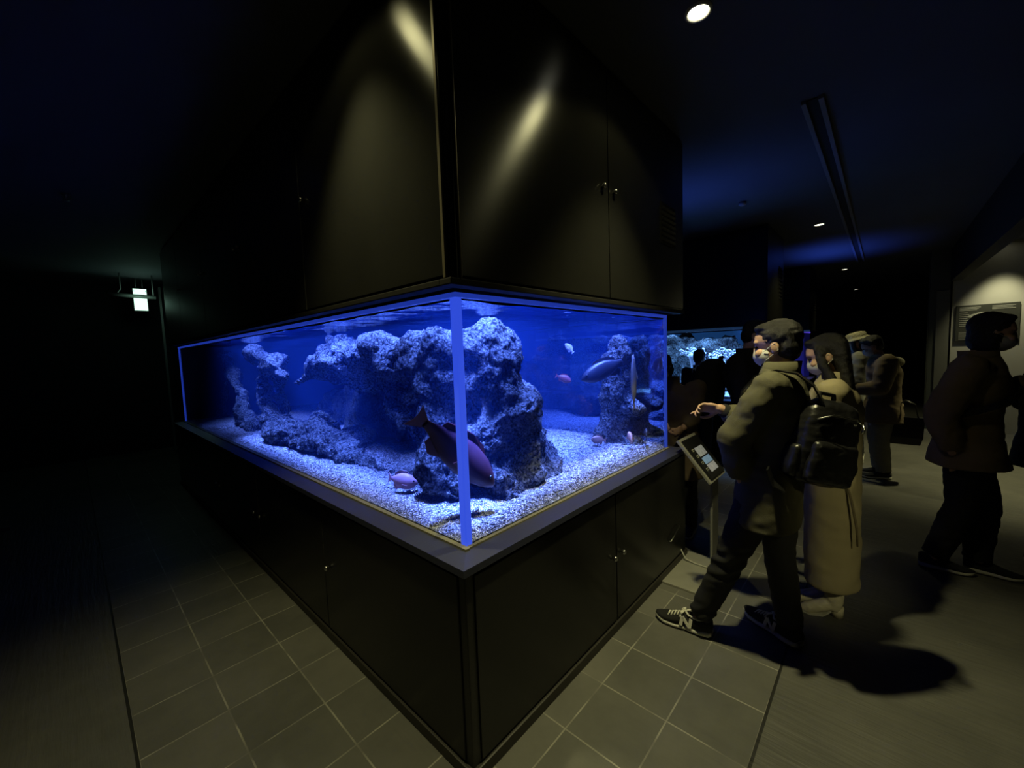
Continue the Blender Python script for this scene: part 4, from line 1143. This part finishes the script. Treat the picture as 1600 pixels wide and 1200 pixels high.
# ---- his backpack, slung behind
def backpack(label, loc, back, upv, w, h, d, m_, strap_pts=()):
    """back: way from the wearer outwards (normal of the broad outer face)"""
    n_ = Vector(back).normalized(); u_ = Vector(upv); s_ = u_.cross(n_).normalized(); u_ = n_.cross(s_).normalized()
    Mx = Matrix(((s_.x, n_.x, u_.x, loc[0]), (s_.y, n_.y, u_.y, loc[1]), (s_.z, n_.z, u_.z, loc[2]), (0, 0, 0, 1)))
    t = thing('backpack', label, 'backpack', loc)
    def slab(zs, yc, n=28, pw=3.4):
        return [[Vector((ww / 2 * math.copysign(abs(math.cos(a)) ** (2 / pw), math.cos(a)), yy + dd / 2 * math.copysign(abs(math.sin(a)) ** (2 / pw), math.sin(a)), zz)) for a in [2 * PI * k / n for k in range(n)]] for zz, ww, dd, yy in zs]
    q = bmesh.new(); loft(q, slab([(-h / 2, w * .72, d * .6, 0), (-h / 2 + .015, w * .9, d * .9, 0), (-h * .3, w, d, 0), (0, w, d * 1.05, 0), (h * .3, w * .93, d * .92, 0), (h * .43, w * .8, d * .72, -d * .05), (h / 2, w * .5, d * .35, -d * .1)], 0)); q.transform(Mx)
    fused('pack_body', q, .009, m_, t, 2, wrinkle(.006, 14))
    q = bmesh.new(); loft(q, slab([(-h * .46, w * .66, d * .2, d * .5), (-h * .42, w * .8, d * .42, d * .5), (-h * .2, w * .82, d * .46, d * .52), (-h * .0, w * .76, d * .34, d * .5), (h * .04, w * .66, d * .12, d * .48)], 0)); q.transform(Mx)
    fused('front_pocket', q, .008, m_, t, 2, wrinkle(.005, 16))
    for sg in (1, -1):
        q = bmesh.new(); loft(q, slab([(-h * .44, w * .16, d * .5, 0), (-h * .3, w * .22, d * .66, 0), (-h * .1, w * .2, d * .6, 0), (-h * .06, w * .1, d * .5, 0)], 0)); q.transform(Mx @ Matrix.Translation((sg * w * .46, 0, 0)))
        fused('side_pocket', q, .008, m_, t, 1)
    q = bmesh.new(); tube(q, [(-w * .42, d * .42, h * .26), (-w * .2, d * .52, h * .34), (w * .2, d * .52, h * .34), (w * .42, d * .42, h * .26)], .004, 8); q.transform(Mx); obj('zipper', q, STEEL, t, True)
    q = bmesh.new(); tube(q, [(w * .34, d * .5, h * .30), (w * .345, d * .56, h * .26), (w * .33, d * .57, h * .20)], .006, 8); q.transform(Mx); obj('zipper_pull', q, STEEL, t, True)
    q = bmesh.new(); tube(q, [(-.045, -d * .3, h * .46), (-.035, -d * .32, h * .56), (.035, -d * .32, h * .56), (.045, -d * .3, h * .46)], .011, 10); q.transform(Mx); obj('top_handle', q, m_, t, True)
    for pts in strap_pts:
        q = bmesh.new()
        rings = []
        P_ = [Vector(p) for p in pts]
        for i, p in enumerate(P_):
            dd = (P_[min(i + 1, len(P_) - 1)] - P_[max(i - 1, 0)]).normalized()
            side = Vector((1, 0, 0)) if len(pts[0]) == 3 else Vector((1, 0, 0))
            nn_ = dd.cross(side).normalized(); side = nn_.cross(dd).normalized()
            rings.append([p + side * .028 + nn_ * .004, p - side * .028 + nn_ * .004, p - side * .028 - nn_ * .004, p + side * .028 - nn_ * .004])
        loft(q, rings); obj('shoulder_strap', q, m_, t)
    return t
backpack('glossy black backpack hanging off the shoulder of the man in the olive parka', (1.37, -.965, 1.11), (-.66, -.72, -.05), (.05, -.30, 1), .285, .40, .15, NYLON,
         [[(1.33, -.97, 1.30), (1.31, -.935, 1.38), (1.30, -.87, 1.437), (1.29, -.79, 1.452), (1.28, -.71, 1.425), (1.272, -.655, 1.35), (1.262, -.645, 1.26)],
          [(1.24, -.83, .90), (1.20, -.80, .93), (1.19, -.78, 1.0)]])

# ---- woman in the long beige coat
wom_ov = dict(elL=(1.76, -.95, 1.05), wrL=(1.82, -.76, 1.07), hdL=(.2, 1, .1), elR=(2.09, -.92, 1.05), wrR=(1.99, -.74, 1.07), hdR=(-.2, 1, .1), head=(1.90, -.925, 1.495), neck=(1.91, -.96, 1.37), anL=(1.88, -.99, .11), heelL=(1.90, -1.02, .01), toeL=(1.84, -.87, 0), knL=(1.86, -.96, .45), anR=(1.965, -.945, .11), heelR=(1.98, -.98, .01), toeR=(1.94, -.83, 0), knR=(1.96, -.94, .45))
wom, J2, HM2, sh2, wf, wl = person('woman in a long beige coat with long black hair behind the olive parka man', (1.92, -.965, 0), 1.62, 1.615, wom_ov, voxel=.009, hair='long', mask=MASKWHITE, tilt=.25, face=(-.15, 1, 0),
    wear=dict(jacket=dict(mat=BEIGE, fat=.014, hemc=(1.905, -.975, .20), flare=-.005, name='coat', cuff=.02, wr=.008, ws=6, voxel=.011)), shoes=None)
q = bmesh.new()
tube(q, [(1.755, -1.03, .86), (1.742, -1.06, .74), (1.735, -1.085, .60), (1.74, -1.09, .50)], [.005, .006, .006, .004], 8)
obj('coat_belt', q, mat('dark_beige_tie', (.15, .12, .07), rough=.9), wom, True)
for heel, toe in (((1.90, -1.035, 0), (1.822, -.835, 0)), ((1.985, -.99, 0), (1.925, -.785, 0))):
    heel, toe = Vector(heel), Vector(toe); d = (toe - heel); ln_ = d.length; d.normalize(); s_ = Vector((-d.y, d.x, 0)); uz = Vector((0, 0, 1))
    q = bmesh.new()
    limb(q, [heel + d * .05 + uz * .26, heel + d * .048 + uz * .13, heel + d * .05 + uz * .07], [.052, .046, .043])
    limb(q, [heel + d * .05 + uz * .08, heel + d * ln_ * .5 + uz * .055, heel + d * ln_ * .8 + uz * .032, heel + d * ln_ * .95 + uz * .024], [.038, .037, .032, .02])
    bt = fused('boot', q, .006, CREAM, wom, 3, wrinkle(.003, 30))
    q = bmesh.new(); tube(q, [heel + d * .036 + uz * .06, heel + d * .03 + uz * .0], [.036, .026], 12); obj('boot_heel', q, CREAM, bt, True)
    q = bmesh.new()
    loft(q, [[heel + d * (ln_ * t_) + s_ * (sg * w_) + uz * zz for sg, zz in ((1, z_), (-1, z_), (-1, z_ + .008), (1, z_ + .008))] for t_, w_, z_ in [(.3, .02, .03), (.5, .033, .004), (.8, .032, .0), (1.0, .012, .006)]])
    obj('boot_sole', q, SOLE, bt)

# ---- person in brown-black coat beyond the end of the big tank
person('person in a dark brown coat standing just past the end of the big aquarium', (2.47, .10, 0), PI, 1.53, dict(head=(2.39, .21, 1.41), neck=(2.45, .16, 1.29), wrL=(2.33, .02, .92), elL=(2.44, -.03, .99), hdL=(-.8, .1, -.1), wrR=(2.28, .14, .95), elR=(2.42, .30, 1.0), hdR=(-.9, -.2, 0)), voxel=.009, hair='bob', mask=MASKWHITE, tilt=.35,
       wear=dict(trousers=(BLACKCLOTH, .01), jacket=dict(mat=DARKBROWN, fat=.008, hem=.55, cuff=.03)), curl=.9)
# ---- person in black with bulky black backpack
person('person all in black leaning right in front of the second aquarium', (3.0, -.33, 0), -PI / 2 + .15, 1.76, dict(head=(2.98, -.365, 1.645), neck=(3.0, -.30, 1.50), chest=(3.0, -.25, 1.32), shL=(3.17, -.27, 1.42), shR=(2.84, -.26, 1.42)), voxel=.011, tilt=.35, mask=MASKGREY,
       wear=dict(trousers=(BLACKCLOTH, .012), jacket=dict(mat=BLACKCLOTH, fat=.03, hem=.70, voxel=.012)))
backpack('bulky matte black backpack worn by the person all in black', (2.97, .0, 1.24), (0, 1, .1), (0, .15, 1), .36, .44, .22, BLACKCLOTH)
# ---- silhouette before the second aquarium
person('slim person in dark clothes silhouetted against the second aquarium', (4.66, .64, 0), .05, 1.52, dict(wrL=(4.80, .70, .98), elL=(4.62, .80, 1.02), hdL=(.9, -.1, .1), wrR=(4.80, .52, .98), elR=(4.6, .42, 1.02), hdR=(.9, .1, .1)), voxel=.012, tilt=.2,
       wear=dict(trousers=(BLACKCLOTH, .01), jacket=dict(mat=mat('navy_cloth', (.02, .025, .04), rough=.9), fat=.01, hem=.8, voxel=.013)))
# ---- grey jersey, hat
person('person in a pale patterned cap and grey top with long dark hair, facing left', (5.9, -.93, 0), 1.57, 1.66, dict(wrL=(5.75, -.66, .98), elL=(5.68, -.93, 1.06), hdL=(.2, .9, .1)), voxel=.012, hair='long', mask=MASKGREY, hat=PALEKNIT, tilt=.15,
       wear=dict(trousers=(BLACKCLOTH, .02), jacket=dict(mat=GREYKNIT, fat=.03, hem=.80, voxel=.012, name='top')), shoes=(WHITE, WHITE))
# ---- brown jacket, light trousers, tote
person('person in a brown jacket with a khaki hood and light trousers looking left down', (5.25, -1.17, 0), 1.75, 1.63, dict(head=(5.24, -1.06, 1.50), neck=(5.25, -1.14, 1.37), wrR=(5.38, -1.30, .78), hdR=(0, .05, -1), wrL=(5.12, -.95, 1.02), elL=(5.03, -1.15, 1.05), hdL=(0, 1, .1)), voxel=.012, tilt=.4, mask=MASKWHITE,
       wear=dict(trousers=(LIGHTTROUSER, .02), jacket=dict(mat=BROWN, fat=.035, hem=.68, voxel=.012, collar=PALEKNIT), hood=PALEKNIT))
t = thing('tote_bag', 'dark tote bag carried by the person in light trousers', 'bag', (5.2, -1.36, .45))
q = bmesh.new(); loft(q, [[Vector((5.2 + a * w_, -1.36 + b_ * d_, z_)) for a, b_ in ((.5, .5), (-.5, .5), (-.5, -.5), (.5, -.5))] for z_, w_, d_ in [(.42, .10, .24), (.5, .13, .28), (.72, .10, .30)]]); obj('bag_body', q, NYLON, t)
q = bmesh.new()
for sx in (.04, -.04): tube(q, [(5.2 + sx, -1.27, .71), (5.2 + sx, -1.29, .86), (5.2 + sx, -1.36, .90), (5.2 + sx, -1.43, .86), (5.2 + sx, -1.46, .71)], .008, 8)
obj('bag_handle', q, NYLON, t, True)

# ---- big walker on the right
wk_ov = dict(pelvis=(2.96, -1.585, .90), waist=(2.96, -1.59, 1.06), chest=(2.95, -1.60, 1.26), neck=(2.95, -1.615, 1.44), head=(2.95, -1.67, 1.59),
             shR=(2.76, -1.56, 1.38), elR=(2.74, -1.44, 1.09), wrR=(2.78, -1.51, .84), hdR=(0, -.2, -1),
             shL=(3.14, -1.60, 1.38), elL=(3.16, -1.66, 1.12), wrL=(3.02, -1.86, 1.30), hdL=(-.1, -.9, .35),
             hipR=(2.87, -1.575, .86), knR=(2.88, -1.57, .48), anR=(2.93, -1.46, .10), heelR=(2.94, -1.40, 0.0), toeR=(2.93, -1.66, 0.0),
             hipL=(3.05, -1.585, .86), knL=(3.04, -1.68, .48), anL=(3.03, -1.66, .09), heelL=(3.03, -1.60, 0), toeL=(3.02, -1.87, 0))
wk_ov.update(heelR=(2.93, -1.38, 0), toeR=(2.93, -1.645, 0))
person('person in a brown jacket with a shoulder strap walking right at the picture edge', (2.96, -1.585, 0), -PI / 2, 1.73, wk_ov, voxel=.008, hair='bob', mask=MASKGREY, tilt=.08, face=(.05, -1, 0),
       wear=dict(trousers=(BLACKCLOTH, .016), jacket=dict(mat=BROWN, fat=.03, hem=.74, cuff=.03, wr=.008)), curl=.9)
t = thing('crossbody_bag', 'black crossbody strap and pouch worn by the walker in the brown jacket', 'bag', (3.0, -1.75, 1.05))
q = bmesh.new()
P_ = [Vector(p) for p in [(2.715, -1.66, 1.02), (2.70, -1.60, 1.045), (2.705, -1.54, 1.085), (2.74, -1.46, 1.13)]]
P_ = [Vector(p) for p in [(2.755, -1.47, 1.09), (2.735, -1.53, 1.10), (2.735, -1.60, 1.125), (2.75, -1.68, 1.165), (2.80, -1.745, 1.20), (2.88, -1.785, 1.24)]]
loft(q, [[p + Vector((0, 0, .022)), p + Vector((-.012, 0, .022)), p + Vector((-.012, 0, -.022)), p + Vector((0, 0, -.022))] for p in P_])
obj('strap', q, BLACKCLOTH, t)
obj('pouch', box(2.90, 3.06, -1.83, -1.775, 1.12, 1.26, .012), BLACKCLOTH, t)
t = thing('smartphone', 'black smartphone held up by the walker in the brown jacket', 'phone', (3.0, -1.965, 1.38))
obj('case', box(2.90, 3.06, -1.985, -1.974, 1.34, 1.43, .004), DARKPLASTIC, t); obj('screen', box(2.906, 3.054, -1.974, -1.9725, 1.346, 1.424), DARKPLASTIC, t)
# ---- dark visitor cut by the right edge
person('dark-haired visitor in black cut off by the right edge of the picture', (3.5, -2.02, 0), -PI / 2 - .2, 1.66, None, voxel=.012, hair='bob', mask=None, tilt=.1,
       wear=dict(trousers=(BLACKCLOTH, .014), jacket=dict(mat=BLACKCLOTH, fat=.025, hem=.70, voxel=.013)))

# ------------------------------------------------------------------ lights
def spot(name, loc, target, e, col, size=100, blend=.6, r=.04):
    ld = bpy.data.lights.new(name, 'SPOT'); ld.energy = e; ld.color = col; ld.spot_size = math.radians(size); ld.spot_blend = blend; ld.shadow_soft_size = r
    o = bpy.data.objects.new(name, ld); C.objects.link(o); o.location = loc
    o.rotation_euler = (Vector(target) - Vector(loc)).to_track_quat('-Z', 'Y').to_euler()
    return o
def area(name, loc, target, e, col, sx, sy, spread=75):
    ld = bpy.data.lights.new(name, 'AREA'); ld.energy = e; ld.color = col; ld.shape = 'RECTANGLE'; ld.size = sx; ld.size_y = sy; ld.spread = math.radians(spread)
    o = bpy.data.objects.new(name, ld); C.objects.link(o); o.location = loc
    zz = (Vector(loc) - Vector(target)).normalized(); xx = (Vector((1, 0, 0)) - zz * zz.x).normalized(); yy = zz.cross(xx)
    o.rotation_euler = Matrix((xx, yy, zz)).transposed().to_euler()      # size runs along world x, size_y along world y
    return o
WARM = (1.0, .93, .45)
spot('downlight_beam', (1.0, -.533, 3.01), (.95, -.68, 0), 165, WARM, 82, .9, .04)
spot('downlight_spill', (1.0, -.533, 3.005), (1.0, -.533, 0), 5.5, WARM, 131, .25, .04)
spot('downlight_beam', (-1.5, -3.0, 3.0), (1.93, -1.02, .48), 120, WARM, 15, .9, .05)  # unseen narrow spot added to brighten the beige coat, no fixture there
spot('downlight_beam', (-.36, .42, 3.01), (-.36, .42, 0), 100, WARM, 84, .9, .05)
spot('downlight_spill', (-.36, .42, 3.005), (-.36, .42, 0), 2.0, WARM, 136, .25, .04)
spot('downlight_beam', (5.46, -.533, 3.01), (5.46, -.7, 0), 40, WARM, 95, .8, .05)
spot('downlight_beam', (9.86, -.533, 3.01), (9.86, -.7, 0), 30, WARM, 95, .8, .05)
spot('downlight_beam', (8.62, -2.52, 3.0), (8.98, -2.52, 1.0), 80, (1.0, .95, .6), 62, .8, .05)
spot('downlight_beam', (6.1, -2.45, 3.0), (6.2, -2.0, 0), 230, WARM, 80, .8, .05)
# light bars inside the hood along the two front edges, tilted inwards
TB = (.105, .2, 1.0)
area('tank_light', (.26, .72, 2.15), (.70, .80, .9), 19, TB, .2, .6, 46)
area('tank_light', (.72, .25, 2.15), (.72, .66, .9), 17, TB, .55, .2, 46)
area('tank_light', (1.45, .16, 2.15), (1.45, .56, .9), 16, TB, .8, .2, 54)
area('tank_light', (.24, 1.6, 2.15), (.55, 1.6, .9), 24, TB, .2, 1.0, 50)
area('tank_light', (.24, 2.8, 2.15), (.55, 2.8, .9), 20, TB, .2, 1.2, 50)
area('tank_light', (.24, 4.1, 2.15), (.55, 4.1, .9), 13, TB, .2, 1.2, 50)
area('tank_light', (.13, 1.7, 2.1), (.15, 1.7, 0), 11, TB, .12, 3.2, 11)
area('tank_light', (1.0, .13, 2.1), (1.0, .15, 0), 7, TB, 1.8, .12, 11)
area('tank_light', (.24, .24, 2.1), (.27, .27, 0), 4.5, TB, .26, .26, 16)
area('tank_light', (1.4, .9, 2.2), (1.4, 1.1, .9), 26, TB, .7, .9, 80)
area('tank_light', (5.4, .8, 1.78), (5.4, .8, 0), 24, (.17, .42, 1.0), .5, 1.6)
area('tank_light', (9.2, .5, 1.78), (9.2, .5, 0), 6, (.3, .25, 1.0), .5, 1.0)
area('aisle_fill', (7.6, -.2, 1.9), (7.6, -.5, 3.0), 5, (.05, .14, 1.0), 1.2, .6)  # unseen blue fill added for tank light spilling onto the ceiling
area('aisle_fill', (3.2, .8, 2.2), (3.2, .2, 3.0), 2.0, (.06, .16, 1.0), .8, .8)  # second added fill, in the nearer aisle
pl = bpy.data.lights.new('exit_glow', 'POINT'); pl.energy = 1.6; pl.color = (.5, 1, .75); pl.shadow_soft_size = .1
po = bpy.data.objects.new('exit_glow', pl); C.objects.link(po); po.location = (-.08, 7.35, 2.6)

w_ = bpy.data.worlds.new('world'); bpy.context.scene.world = w_; w_.use_nodes = True
w_.node_tree.nodes['Background'].inputs[0].default_value = (.002, .003, .006, 1)

# ------------------------------------------------------------------ camera
F, PITCH, ROLL, YAW, CX, CY, CH = 633.19, .0767, -.0364, .7436, -.9764, -1.1668, 1.58
d = Vector((math.cos(YAW) * math.cos(PITCH), math.sin(YAW) * math.cos(PITCH), -math.sin(PITCH)))
r = Vector((math.sin(YAW), -math.cos(YAW), 0)); uu = r.cross(d)
r2 = r * math.cos(ROLL) + uu * math.sin(ROLL); u2 = -r * math.sin(ROLL) + uu * math.cos(ROLL)
cd = bpy.data.cameras.new('camera'); cam = bpy.data.objects.new('camera', cd); C.objects.link(cam)
cd.sensor_fit = 'HORIZONTAL'; cd.sensor_width = 36; cd.lens = F / 1600 * 36; cd.clip_start = .02
cam.matrix_world = Matrix(((r2.x, u2.x, -d.x, CX), (r2.y, u2.y, -d.y, CY), (r2.z, u2.z, -d.z, CH), (0, 0, 0, 1)))
sc = bpy.context.scene
sc.camera = cam
sc.view_settings.view_transform = 'Standard'
sc.view_settings.look = 'None'
sc.cycles.max_bounces = 10
sc.cycles.transparent_max_bounces = 24
sc.cycles.caustics_reflective = False
sc.cycles.caustics_refractive = False
sc.cycles.sample_clamp_indirect = 4
